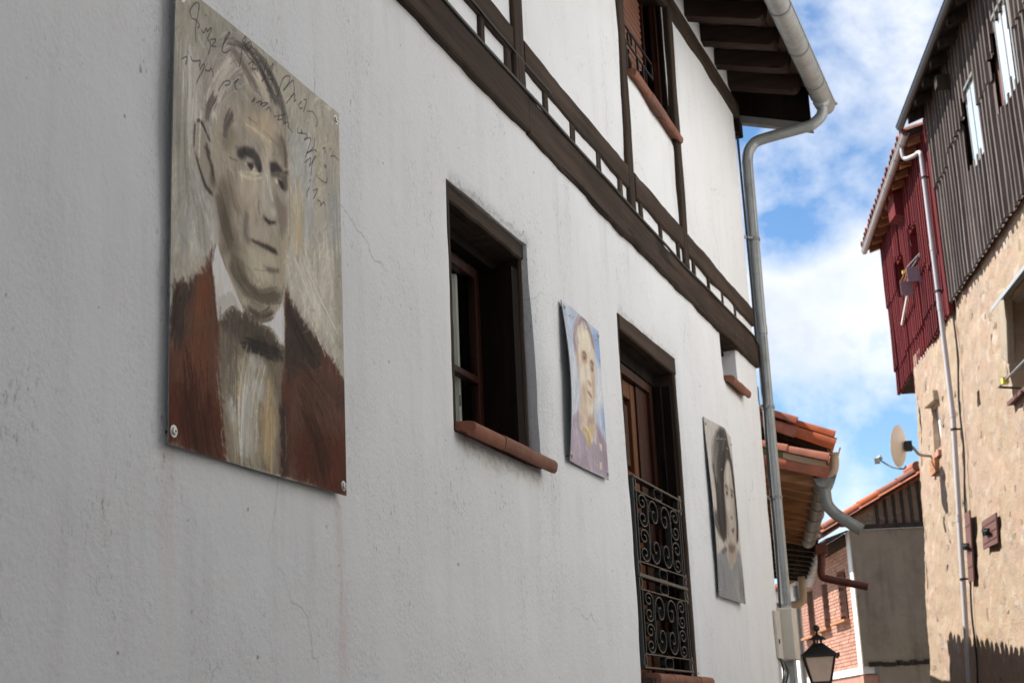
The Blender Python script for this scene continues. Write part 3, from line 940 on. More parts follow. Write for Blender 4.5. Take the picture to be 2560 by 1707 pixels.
# ---- unseen dark-boarded house, added to keep sky light off the wall's left
def shade_house():
    t = thing('added_shade_house', 'unseen dark boarded house added to shade the wall of portraits', 'house', (-9.0, -2.8, 0))
    mb = MB()
    mb.box(0, 14.4, -6.0, 0, 0, 8.6)
    mb.build('wall', 'smoke_wood', t)
    mb = MB()
    mb.hexa([(-.3, -6.3, 8.62), (14.7, -6.3, 8.62), (14.7, .5, 8.62), (-.3, .5, 8.62), (-.3, -3.1, 9.6), (14.7, -3.1, 9.6), (14.7, -2.9, 9.6), (-.3, -2.9, 9.6)])
    mb.build('roof', 'old_tile', t)
shade_house()

# ---- glazed terracotta sills
SILL_PROF = [(.088, .030), (.086, .046), (.074, .060), (.052, .066), (-.02, .070), (-.20, .074), (-.20, .030), (.0, .020), (.030, .010), (.044, -.010), (.066, -.016), (.080, -.004)]
def sill(parent, joints, z, name='sill', y=0.0, tilt=0.0, scale=1.0):
    s = None
    for k, (a, b) in enumerate(zip(joints[:-1], joints[1:])):
        mb = MB()
        pr = [(o * scale, u * scale) for o, u in SILL_PROF]
        dz = 0.002 * (k % 2)
        mb.extrude_profile(pr, (a + .002, y - dz, z + tilt * (a - joints[0]) + dz), (b - .002, y - dz, z + tilt * (b - joints[0]) + dz))
        o = mb.build('sill_tile', 'sill', parent, smooth=True)
    return o

def window_one():
    a, b, c, d = WIN
    w = thing_part('window', HOUSE)
    # rough timber lining: lintel, worn left post, thin right post
    wavy_beam(a + .005, b - .082, lambda x: 3.625, lambda x: 3.704, .022, .30, .009, 101, .04, 7).build('lintel', 'beam_x', w)
    wavy_post(lambda z: a - .002, lambda z: a + .034 + .006 * rn(z, 4, 3), c, 3.70, .018, .10, .007, 102, .04, 6).build('jamb', 'beam_z', w)
    wavy_post(lambda z: b - .105, lambda z: b - .072, c, 3.63, .035, .30, .004, 103, .05, 6).build('jamb', 'beam_z', w)
    mb = MB()
    mb.box(a + .044, b - .106, .14, .32, 3.58, 3.624)
    mb.box(b - .188, b - .107, .045, .30, c + .03, 3.578)
    mb.box(a + .046, a + .075, .10, .325, c + .03, 3.578)
    mb.build('lining', 'dark_wood', w)
    # casement with a glazing bar
    y0, y1 = .195, .232
    xa, xb, za, zb = a + .08, b - .19, c + .04, 3.575
    for (p, q, r, s) in ((xa, xa + .05, za, zb), (xb - .05, xb, za, zb), (xa + .052, xb - .052, za, za + .05), (xa + .052, xb - .052, zb - .05, zb), (xa + .052, xb - .052, 3.055, 3.085), ((xa + xb) / 2 - .025, (xa + xb) / 2 + .025, za + .052, 3.053), ((xa + xb) / 2 - .025, (xa + xb) / 2 + .025, 3.087, zb - .052)):
        mb = MB()
        mb.box(p, q, y0, y1, r, s)
        mb.build('casement_rail', 'red_wood', w, bevel=.004)
    mb = MB()
    mb.add([(xa + .04, .214, za + .04), (xb - .04, .214, za + .04), (xb - .04, .214, zb - .04), (xa + .04, .214, zb - .04)], [(0, 1, 2, 3)])
    mb.build('pane', 'glass', w)
    # lace curtain with a tasselled scalloped hem
    vs, fs = [], []
    n, rows = 60, 14
    ztop, zbot = 3.02, 2.845
    for j in range(rows + 1):
        for i in range(n + 1):
            x = xa + .02 + (xb - xa) * .80 * i / n
            sc = .06 * abs(sin(i * .42)) if j == rows else 0
            z = 3.52 + (zbot - 3.52) * j / rows - (sc if j == rows else 0)
            vs.append((x, .250 + .010 * sin(i * .75) + .006 * sin(i * 1.9), z))
    for j in range(rows):
        for i in range(n):
            if (i * 7 + j * 3) % 11 != 0 or j < 9:
                fs.append((j * (n + 1) + i, j * (n + 1) + i + 1, (j + 1) * (n + 1) + i + 1, (j + 1) * (n + 1) + i))
    mb = MB().add(vs, fs)
    for i in range(0, n, 5):
        p = vs[rows * (n + 1) + i]
        mb.tube([(p[0], p[1], p[2]), (p[0] + .004, p[1], p[2] - .035), (p[0], p[1], p[2] - .06)], [.004, .009, .007], 6)
    mb.build('lace_curtain', 'lace', w)
    sill(HOUSE, (5.02, 5.345, 5.655, 5.985), 2.690, scale=.72)

def thing_part(name, parent):
    o = bpy.data.objects.new(name, None)
    COL.objects.link(o)
    o.parent = parent
    return o

def window_one_call():
    window_one()
window_one_call()

def spiral(c, r0, r1, a0, a1, n=26):
    return [(c[0] + (r0 + (r1 - r0) * (i / n)) * cos(a0 + (a1 - a0) * i / n), c[1] + (r0 + (r1 - r0) * (i / n)) * sin(a0 + (a1 - a0) * i / n)) for i in range(n + 1)]

def c_scroll(cx, z0, z1, R, back=-1, turns=1.35):
    """a C-shaped scroll: spirals at both ends, the straight back on the left (-1) or right (1)"""
    a_end = pi
    top = spiral((0, z1 - R), .010, R, a_end - turns * 2 * pi, a_end)
    bot = spiral((0, z0 + R), R, .010, pi, pi + turns * 2 * pi)
    p = top + bot
    return [(cx + (x if back < 0 else -x), z) for x, z in p]

def door_bay():
    a, b, c, d = DOOR
    wavy_beam(a + .006, b - .004, lambda x: 3.678, lambda x: 3.768 + .02 * (x - a), .006, .30, .005, 111, .05, 5).build('lintel', 'beam_x', HOUSE)
    wavy_post(lambda z: b - .062, lambda z: b - .003, c, 3.676, .008, .28, .006, 112, .05, 6).build('jamb', 'beam_z', HOUSE)
    wavy_post(lambda z: a + .002, lambda z: a + .03, c, 3.676, .02, .28, .004, 113, .05, 6).build('jamb', 'beam_z', HOUSE)
    mb = MB()
    mb.box(a + .032, b - .064, .12, .33, 3.60, 3.676)
    mb.box(b - .095, b - .064, .03, .33, c + .02, 3.598)
    mb.box(b - .130, b - .097, .08, .33, c + .02, 3.598)
    mb.build('door_lining', 'dark_wood', HOUSE)
    mb = MB()
    mb.box(b - .20, b - .132, .13, .33, c + .02, 3.598)
    mb.box(b - .44, b - .202, .15, .33, c + .02, 3.543)
    mb.box(a + .034, b - .202, .13, .33, 3.545, 3.598)
    mb.build('door_frame', 'red_wood', HOUSE)
    # panelled door leaf in honey-coloured wood
    dr = thing_part('door', HOUSE)
    xa, xb, za, zb = a + .04, b - .445, c + .02, 3.54
    wid = (xb - xa)
    for (p, q) in ((xa, xa + .09), (xa + wid / 2 - .05, xa + wid / 2 + .05), (xb - .09, xb)):
        mb = MB()
        mb.box(p, q, .160, .205, za, zb)
        mb.build('stile', 'honey_wood', dr, bevel=.006)
    zr = [za, za + .55, za + 1.05, zb - .1]
    for k, z in enumerate(zr):
        for (p, q) in ((xa + .091, xa + wid / 2 - .051), (xa + wid / 2 + .051, xb - .091)):
            mb = MB()
            mb.box(p, q, .163, .205, z, z + .10)
            mb.build('rail', 'honey_wood', dr, bevel=.006)
            if k < 3:
                mb = MB()
                z2 = zr[k + 1]
                mb.hexa([(p, .193, z + .10), (q, .193, z + .10), (q, .205, z + .10), (p, .205, z + .10), (p, .193, z2), (q, .193, z2), (q, .205, z2), (p, .205, z2)])
                mb.hexa([(p + .03, .175, z + .14), (q - .03, .175, z + .14), (q - .015, .193, z + .125), (p + .015, .193, z + .125), (p + .03, .175, z2 - .04), (q - .03, .175, z2 - .04), (q - .015, .193, z2 - .025), (p + .015, .193, z2 - .025)])
                mb.build('door_panel', 'honey_wood' if k < 2 else 'red_wood', dr)
    # wooden threshold and terracotta sill
    mb = MB()
    mb.box(a - .02, b + .02, .0, .33, c - .03, c + .018)
    mb.box(a - .02, a + .28, -.05, -.002, c - .035, c + .012)
    mb.build('threshold', 'beam_x', HOUSE)
    sill(HOUSE, (7.44, 7.74, 8.04, 8.34, 8.66), 1.82, y=-.005, scale=.85)

    # two wrought-iron railing panels between the jambs
    for pk, z0 in enumerate((1.905, 2.375)):
        H, W_, x0 = (.462, 1.05, 7.405) if pk == 0 else (.50, 1.045, 7.405)
        H = .462 if pk == 0 else .508
        rl = thing_part('railing_panel', HOUSE)
        ya, yb = -.006, .026
        g = .068
        for z, t in ((z0, .010), (z0 + H, .010), (z0 + g, .007), (z0 + H - g, .007)):
            mb = MB()
            inset = .0 if t > .008 else .035
            mb.box(x0 + inset, x0 + W_ - inset, ya - (.006 if t > .008 else 0), yb + (.006 if t > .008 else 0), z - t / 2, z + t / 2)
            mb.build('rail_bar', 'iron', rl, bevel=.002)
        for x in (x0 + .012, x0 + .062, x0 + W_ - .062, x0 + W_ - .012):
            mb = MB()
            mb.box(x - .005, x + .005, ya, yb, z0 + .006, z0 + H - .006)
            mb.build('upright', 'iron', rl, bevel=.002)
        # ovals between the doubled rails
        for zc in (z0 + g / 2, z0 + H - g / 2):
            ov = []
            for i in range(25):
                t = 2 * pi * i / 24
                sx = abs(cos(t)) ** .55 * (1 if cos(t) >= 0 else -1)
                sz = abs(sin(t)) ** .55 * (1 if sin(t) >= 0 else -1)
                ov.append((x0 + W_ / 2 + .085 * sx, zc + .029 * sz))
            MB().sweep(ov, .005, ya, yb).build('oval_link', 'iron', rl)
            for x in (x0 + .037, x0 + W_ - .037):
                ci = [(x + .020 * cos(2 * pi * i / 18), zc + .029 * sin(2 * pi * i / 18)) for i in range(19)]
                MB().sweep(ci, .005, ya, yb).build('ring', 'iron', rl)
        # scrollwork: a facing pair of tall scrolls flanked by two small ones on each side
        f0, f1 = z0 + g + .004, z0 + H - g - .004
        hm = (f0 + f1) / 2
        cols = [x0 + .062 + .006 + (W_ - .136) * q for q in (.115, .37, .63, .885)]
        R = .086
        for i in (1, 2):
            sc = c_scroll(0, f0, f1, R, back=-1 if i == 1 else 1)
            MB().sweep([(cols[i] + x * 1.38, z) for x, z in sc], .006, ya, yb).build('scroll', 'iron', rl)
        for i, bk in ((0, 1), (3, -1)):
            r2 = (f1 - f0) / 4 - .002
            r2 = min(r2, .092)
            for (q0, q1) in ((f0, hm - .002), (hm + .002, f1)):
                sc = c_scroll(0, q0, q1, (q1 - q0) / 2 * .52, back=bk, turns=1.3)
                sc = [(cols[i] + x * 2.1, z) for x, z in sc]
                MB().sweep(sc, .006, ya, yb).build('scroll', 'iron', rl)
        # wall plates that bolt the panel to the jamb
        for z in (z0 + .03, z0 + H - .02):
            mb = MB()
            mb.box(x0 + W_ + .002, x0 + W_ + .055, .004, .018, z - .055, z + .055)
            for q in (-.028, .028):
                mb.tube([(x0 + W_ + .028, .004, z + q), (x0 + W_ + .028, -.004, z + q)], .009, 8)
            mb.build('fixing_plate', 'iron', rl)
door_bay()

def small_window():
    a, b, c, d = SMALL
    mb = MB()
    mb.box(a + .01, b - .01, .10, .33, 4.262, 4.305)
    mb.box(a + .02, a + .05, .20, .33, c + .03, 4.26)
    mb.build('lintel', 'dark_wood', HOUSE)
    mb = MB()
    mb.box(a + .052, b - .02, .28, .285, c + .05, 4.26)
    mb.build('pane', 'glass_dark', HOUSE)
    sill(HOUSE, (10.12, 10.40, 10.72), 3.945, y=.0, tilt=.01, scale=.75)
small_window()

def upper_window():
    a, b, c, d = UPWIN
    w = thing_part('upper_window', HOUSE)
    mb = MB()
    mb.box(b - .035, b - .004, .02, .33, c + .02, d - .004)
    mb.box(a + .004, a + .03, .02, .33, c + .02, d - .004)
    mb.box(a + .032, b - .037, .02, .33, d - .05, d - .004)
    mb.build('lining', 'dark_wood', w)
    mb = MB()
    mb.box(b - .075, b - .037, .05, .09, c + .02, d - .052)
    mb.box(b - .162, b - .12, .12, .18, c + .02, d - .052)
    mb.build('frame', 'red_wood', w)
    # roller blind slats, half lowered
    k = 0
    z = d - .055
    while z > c + .36:
        mb = MB()
        mb.extrude_profile([(.0, -.045), (.010, -.038), (.014, -.022), (.010, -.006), (.0, -.001), (-.006, -.022)], (a + .034, .145, z), (b - .165, .145, z))
        mb.build('blind_slat', 'blind', w)
        z -= .047
        k += 1
    mb = MB()
    mb.box(a + .034, b - .165, .17, .18, c + .02, c + .40)
    mb.build('pane', 'glass_dark', w)
    # iron guard rail with turned wooden balusters
    r = thing_part('window_guard', HOUSE)
    x0, x1, y = a + .045, b - .30, .045
    zt, zm, zb_ = c + .405, c + .30, c + .03
    for z in (zt, zm):
        MB().bar((x0, y, z), (x1, y, z + .012), .010, .010).build('rail_bar', 'iron', r)
    for x in (x0, x1):
        MB().bar((x, y, zm if x == x1 else c + .05), (x, y, zt), .010, .010).build('upright', 'iron', r)
    for x in (x0 + .19, x0 + .47, x0 + .60):
        MB().bar((x, y, c + .05), (x, y, zm), .014, .014).build('upright', 'iron', r)
    for x in (x0 + .14, x0 + .45):
        MB().bar((x, y, zm), (x, y, zt), .008, .008).build('upright', 'iron', r)
    ci = [(x0 + .30 + .045 * cos(2 * pi * i / 22), (zt + zm) / 2 + .046 * sin(2 * pi * i / 22)) for i in range(23)]
    MB().sweep(ci, .006, y - .006, y + .006).build('ring', 'iron', r)
    prof = [(.018, 0), (.026, .01), (.020, .03), (.032, .05), (.022, .08), (.034, .13), (.040, .17), (.030, .21), (.020, .235), (.030, .25), (.030, .27)]
    for x in (x0 + .10, x0 + .34, x0 + .70):
        MB().revolve(prof, (x, y + .045, c + .035), 12).build('baluster', 'dark_wood', r, smooth=True)
    sill(HOUSE, (7.93, 8.30, 8.66, 9.10), 5.375, y=.0, tilt=.0, scale=.62)
upper_window()

def utility_box():
    t = thing('cable_duct_cover', 'beige metal cover over the cables and downpipe foot at the house corner', 'duct cover', (11.38, 2.0, 2.07))
    mb = MB()
    mb.hexa([(-.215, -.028, .0), (-.03, -.028, -.01), (-.03, -.004, -.01), (-.215, -.004, .0), (-.235, -.028, .345), (-.03, -.028, .35), (-.03, -.004, .35), (-.235, -.004, .345)])
    mb.build('side_plate', 'beige', t, bevel=.006)
    mb = MB()
    mb.box(-.028, .19, -.115, .05, -.01, .375)
    mb.build('cover', 'beige', t, bevel=.008)
    mb = MB()
    mb.revolve([(.0, 0), (.02, .001), (.02, .004), (.0, .005)], (-.19, -.029, .12), 10, axis=(0, -1, 0))
    mb.build('painted_hole', 'void', t)  # black disc painted as the shade inside a hole
    # loose cables hanging out of the bottom
    for k in range(3):
        mb = MB()
        pts = sweep_pts([(-.14 + .03 * k, -.015, .0), (-.12 + .03 * k, -.03 - .01 * k, -.10), (-.15 + .05 * k, -.02, -.22), (-.10 + .02 * k, -.015, -.45), (-.1, -.012, -1.9)], 5)
        mb.tube(pts, .007, 6)
        mb.build('cable', 'cable' if k != 1 else 'zinc_dull', t)
utility_box()

def cables():
    # black cable clipped along the top of the floor beam, sagging between clips, then down the corner
    pts = []
    x = 3.2
    while x < 11.33:
        hi = 4.425 + 0.011 * (x - 5) if x < 8.8 else 4.467 + (x - 8.8) * .036
        pts.append((x, 1.966, hi - .006 - .006 * abs(sin(x * 2.6))))
        x += .12
    pts += [(11.37, 1.958, 4.50), (11.40, 1.96, 4.40), (11.41, 1.965, 4.1), (11.405, 1.97, 3.2), (11.39, 1.975, 2.45)]
    tag(MB().tube(pts, .0085, 7).build('cable', 'cable', smooth=True), 'black cable running along the top edge of the dark floor beam', 'cable')
    pts = [(x_, 1.976, 4.572 + .010 + .004 * sin(x_ * 3)) for x_ in np.arange(3.2, 6.4, .1)]
    tag(MB().tube(pts, .0045, 6).build('cable', 'cable'), 'thin wire under the upper timber rail, ending by the first post', 'cable')
    pts = sweep_pts([(11.405, 1.985, 6.3), (11.41, 1.982, 5.6), (11.412, 1.98, 5.0), (11.41, 1.98, 4.55), (11.43, 1.96, 4.2), (11.415, 1.975, 3.6), (11.42, 1.97, 3.0), (11.40, 1.98, 2.44)], 6)
    tag(MB().tube(pts, .010, 6).build('cable', 'cable'), 'black cable hanging down the house corner behind the grey downpipe', 'cable')
cables()

# ================================================================== unseen white house, added to bounce sunlight onto the half-timbered wall
def bounce_house():
    a = radians(14.5)
    t = thing('added_bounce_house', 'unseen white house added to bounce sunlight onto the half-timbered wall', 'house', (18.982 - 7.0 * cos(a), 0.82 - 7.0 * sin(a), 0), a)
    mb = MB()
    mb.box(-7.0, 0, -5.0, .28, 0, 9.3)
    mb.build('wall', 'plaster_far', t)
    mb = MB()
    mb.hexa([(-7.1, -5.2, 10.6), (.0, -5.2, 10.6), (.0, .50, 9.31), (-7.1, .50, 9.31), (-7.1, -5.2, 10.7), (.0, -5.2, 10.7), (.0, .50, 9.41), (-7.1, .50, 9.41)])
    mb.build('roof', 'old_wood', t)
bounce_house()

# ================================================================== barrel tile mesh shared by all roofs
def tile_mesh(name, L=0.45, w0=0.105, w1=0.085, t=0.013, mat='tile', channel=False):
    """one barrel tile lying along local +x (up the slope), crown up; its lower end at x = 0"""
    n = 7
    vs, fs = [], []
    for x, w in ((0.0, w0), (L, w1)):
        for r in (w, w - t):
            for k in range(n):
                a = pi * k / (n - 1)
                vs.append((x, r * cos(a), (r * sin(a)) * (.78) * (-1 if channel else 1)))
    o0, i0, o1, i1 = 0, n, 2 * n, 3 * n
    for k in range(n - 1):
        fs += [(o0 + k, o0 + k + 1, o1 + k + 1, o1 + k), (i0 + k, i1 + k, i1 + k + 1, i0 + k + 1),
               (o0 + k, i0 + k, i0 + k + 1, o0 + k + 1), (o1 + k, o1 + k + 1, i1 + k + 1, i1 + k)]
    fs += [(o0, o1, i1, i0), (o0 + n - 1, i0 + n - 1, i1 + n - 1, o1 + n - 1)]
    mb = MB().add(vs, fs)
    me = mb.mesh(name)
    me.polygons.foreach_set('use_smooth', [True] * len(me.polygons))
    try:
        me.set_sharp_from_angle(angle=radians(50))
    except Exception:
        pass
    me.materials.append(M[mat])
    return me
T_COVER = tile_mesh('roof_tile')
T_CHAN = tile_mesh('channel_tile', channel=True)
T_COVER_OLD = tile_mesh('roof_tile', mat='old_tile')
T_CHAN_OLD = tile_mesh('channel_tile', mat='old_tile', channel=True)

def put_tile(me, parent, p, up_dir, roll=0.0, name='roof_tile', jit=0.012, scale=1.0):
    """place a tile with its lower end at p, running up along up_dir"""
    x = Vector(up_dir).normalized()
    y = Vector((0, 0, 1)).cross(x).normalized()
    z = x.cross(y)
    m = Matrix(((x.x, y.x, z.x, 0), (x.y, y.y, z.y, 0), (x.z, y.z, z.z, 0), (0, 0, 0, 1)))
    m = m @ Matrix.Rotation(random.uniform(-.03, .03), 4, 'Z') @ Matrix.Rotation(roll + random.uniform(-.05, .05), 4, 'X') @ Matrix.Scale(scale, 4)
    q = Vector(p) + Vector((random.uniform(-jit, jit), random.uniform(-jit, jit), random.uniform(-jit, jit) * .5))
    m.translation = q
    return link(name, me, parent, mw=m)

# ================================================================== tall stone house on the right (local x = along the wall, +y = towards the lane)
SA = radians(14.5)
STONE = thing('stone_house', 'tall rubble stone house on the right, clad above in dark and red ribbed sheets', 'house', (18.982, 0.82, 0), SA)
S_NEAR, S_FAR = -6.9, 3.15
BAT = lambda z: (6.6 - z) * 0.06 - 0.07 if z < 6.6 else -0.07

def stone_wall():
    step = 0.06
    xs = np.arange(S_NEAR, S_FAR + .3, step)
    zs = np.arange(0.0, 6.75, step)
    ops = ((-4.7, -2.78, 4.80, 5.86), (1.42, 1.98, 5.08, 5.73))
    holes = ((-1.2, -1.05, 5.12, 5.27),)
    V, idx = [], {}
    nx, nz = len(xs), len(zs)
    for j, z in enumerate(zs):
        for i, x in enumerate(xs):
            N = lambda s, k: mnoise.noise(Vector((x * s, k, z * s)))
            d = .030 * N(.8, 1) + .018 * N(2.6, 3) + .014 * N(6.5, 7) + .008 * N(14, 9)
            # broken patches of render round the small window and down the corner
            d -= .05 * max(0, 1 - abs(x - 1.2) / .22) * max(0, N(5, 21) + .25) * (1 if 4.6 < z < 6.3 else 0)
            xx = x
            if i >= nx - 6:
                xe = S_FAR + .05 + .07 * mnoise.noise(Vector((1.3, 2, z * 3.0))) + .04 * mnoise.noise(Vector((7.3, 2, z * 8.0)))
                xx = xe - (nx - 1 - i) * step * .9
                if i >= nx - 2:
                    d -= .05 * (i - (nx - 3))
            V.append((xx, BAT(z) + d, z))
    F = []
    for j in range(nz - 1):
        for i in range(nx - 1):
            x, z = (xs[i] + xs[i + 1]) / 2, (zs[j] + zs[j + 1]) / 2
            if any(a < x < b and c < z < d for a, b, c, d in ops + holes):
                continue
            F.append((j * nx + i, (j + 1) * nx + i, (j + 1) * nx + i + 1, j * nx + i + 1))
    me = bpy.data.meshes.new('stone_wall')
    me.from_pydata(V, [], F)
    bm = bmesh.new()
    bm.from_mesh(me)
    be = [e for e in bm.edges if e.is_boundary and not any(abs(v.co.z - zs[0]) < 1e-3 or abs(v.co.z - zs[-1]) < 1e-3 or v.co.x < S_NEAR + .01 for v in e.verts)]
    ret = bmesh.ops.extrude_edge_only(bm, edges=be)
    for g in ret['geom']:
        if isinstance(g, bmesh.types.BMVert):
            far = g.co.x > 2.6
            g.co.y -= 5.0 if far else .42
            if far:
                g.co.x += .3
    bmesh.ops.delete(bm, geom=[v for v in bm.verts if not v.link_faces], context='VERTS')
    for f in bm.faces:
        f.smooth = True
    bmesh.ops.recalc_face_normals(bm, faces=bm.faces)
    bm.to_mesh(me)
    bm.free()
    try:
        me.set_sharp_from_angle(angle=radians(60))
    except Exception:
        pass
    me.materials.append(M['rubble'])
    link('stone_wall', me, STONE)
    mb = MB()
    mb.box(-4.9, -2.7, -.42, -.40, 4.6, 6.0)
    mb.box(-1.4, -.9, -.30, -.28, 5.0, 5.4)
    mb.build('painted_shade', 'void', STONE)  # near-black sheets stand in for shade in the window and wall hole
    # a back and an end so that the house is closed
    mb = MB()
    mb.box(S_NEAR, S_FAR - .3, -5.2, -5.0, 0, 9.2)
    mb.box(S_NEAR, S_NEAR + .3, -5.0, -.2, 0, 9.2)
    mb.build('back_wall', 'ochre_render', STONE)
    # stones bedded in the mortar
    rng = random.Random(11)
    meshes = []
    for k in range(9):
        mb = MB()
        n = 7
        vs = []
        ph = [rng.uniform(.62, 1.2) for _ in range(n)]
        for (rr, yy) in ((1.0, -.6), (.86, .22), (.60, .40)):
            for i in range(n):
                a = 2 * pi * i / n
                vs.append((ph[i] * rr * cos(a), yy + rng.uniform(-.22, .22), ph[i] * rr * sin(a)))
        vs.append((0, .42, 0))
        fs = []
        for q in range(2):
            for i in range(n):
                fs.append((q * n + i, q * n + (i + 1) % n, (q + 1) * n + (i + 1) % n, (q + 1) * n + i))
        for i in range(n):
            fs.append((2 * n + i, 2 * n + (i + 1) % n, 3 * n))
        me = mb.add(vs, fs).mesh('stone')
        me.materials.append(M['stone'])
        meshes.append(me)
    placed = []
    tries = 0
    while len(placed) < 120 and tries < 9000:
        tries += 1
        x, z = rng.uniform(-4.6, 3.05), rng.uniform(1.6, 6.45)
        sx, sz = rng.uniform(.06, .17), rng.uniform(.04, .10)
        if rng.random() < .25:
            sx, sz = sz, sx * 1.1
        if any(a - .1 < x < b + .1 and c - .12 < z < d + .12 for a, b, c, d in ops + holes):
            continue
        if any(abs(x - p[0]) < (sx + p[2]) * .9 and abs(z - p[1]) < (sz + p[3]) * .95 for p in placed):
            continue
        if abs(x - .03) < .10:
            continue
        placed.append((x, z, sx, sz))
        m = Matrix.Translation((x, BAT(z) + .030 * mnoise.noise(Vector((x * .8, 1, z * .8))) + .018 * mnoise.noise(Vector((x * 2.6, 3, z * 2.6))) - .004, z)) @ Matrix.Rotation(rng.uniform(-.35, .35), 4, 'Y') @ Matrix.Diagonal((sx, rng.uniform(.012, .022), sz, 1))
        link('stone', rng.choice(meshes), STONE, mw=m)
    # larger quoins down the far corner
    z = 1.2
    while z < 6.4:
        h = rng.uniform(.09, .17)
        m = Matrix.Translation((S_FAR - rng.uniform(.02, .12), BAT(z) - .05, z)) @ Matrix.Rotation(rng.uniform(-.2, .2), 4, 'Y') @ Matrix.Diagonal((rng.uniform(.10, .2), rng.uniform(.06, .1), h * rng.uniform(.6, 1.1), 1))
        link('corner_stone', rng.choice(meshes), STONE, mw=m)
        z += h * 2.05
stone_wall()

PITCH = 0.175
PROF = ((0.0, 0.0), (.055, 0.0), (.068, .040), (.118, .040), (.131, 0.0))

def sheet(x0, nr, z0, z1, off, mat, cut=None, row=0.10, rot=0.0, origin=0.0, seed=0, ends=True, parent=None):
    """a ribbed cladding sheet nr ribs wide; cut(x, z) says where it is broken away"""
    cols = []
    for r in range(nr):
        for (dx, dy) in PROF:
            cols.append((x0 + r * PITCH + dx, dy))
    cols.append((x0 + nr * PITCH, 0.0))
    nzr = max(2, int(round((z1 - z0) / row)))
    zs = [z0 + (z1 - z0) * j / nzr for j in range(nzr + 1)]
    V, F = [], []
    cr, sr = cos(rot), sin(rot)
    nc = len(cols)
    for j, z in enumerate(zs):
        for (x, d) in cols:
            rib = int(math.floor((x + .01) / PITCH))
            y = off + d * (1 + .35 * (((rib * 53 + seed * 17) % 9) / 8 - .5)) + .012 * mnoise.noise(Vector((x * 2.3, seed, z * 1.1))) + (.010 * (z1 - z) / (z1 - z0))
            V.append((origin + (x - origin) * cr - y * sr, (x - origin) * sr + y * cr, z + (0.004 * ((int(x / PITCH) * 7) % 4) if j == 0 else 0)))
    for j in range(nzr):
        for i in range(nc - 1):
            xm, zm = (cols[i][0] + cols[i + 1][0]) / 2, (zs[j] + zs[j + 1]) / 2
            if cut and cut(xm, zm):
                continue
            F.append((j * nc + i, (j + 1) * nc + i, (j + 1) * nc + i + 1, j * nc + i + 1))
    if not F:
        return None
    mb = MB().add(V, F)
    me = bpy.data.meshes.new('cladding_sheet')
    me.from_pydata(V, [], F)
    bm = bmesh.new()
    bm.from_mesh(me)
    bmesh.ops.delete(bm, geom=[v for v in bm.verts if not v.link_faces], context='VERTS')
    bm.to_mesh(me)
    bm.free()
    me.materials.append(M[mat])
    o = link('cladding_sheet', me, parent or STONE)
    s = o.modifiers.new('thickness', 'SOLIDIFY')
    s.thickness = 0.005
    s.offset = -1
    return o

RED_ROT = radians(-1.26)
def red_xy(x, y):
    return (x * cos(RED_ROT) - y * sin(RED_ROT), x * sin(RED_ROT) + y * cos(RED_ROT))

def jag(x, a, k=3):
    return a * (((int(math.floor(x / PITCH)) * 37 + k * 11) % 7) / 6.0 - .4)

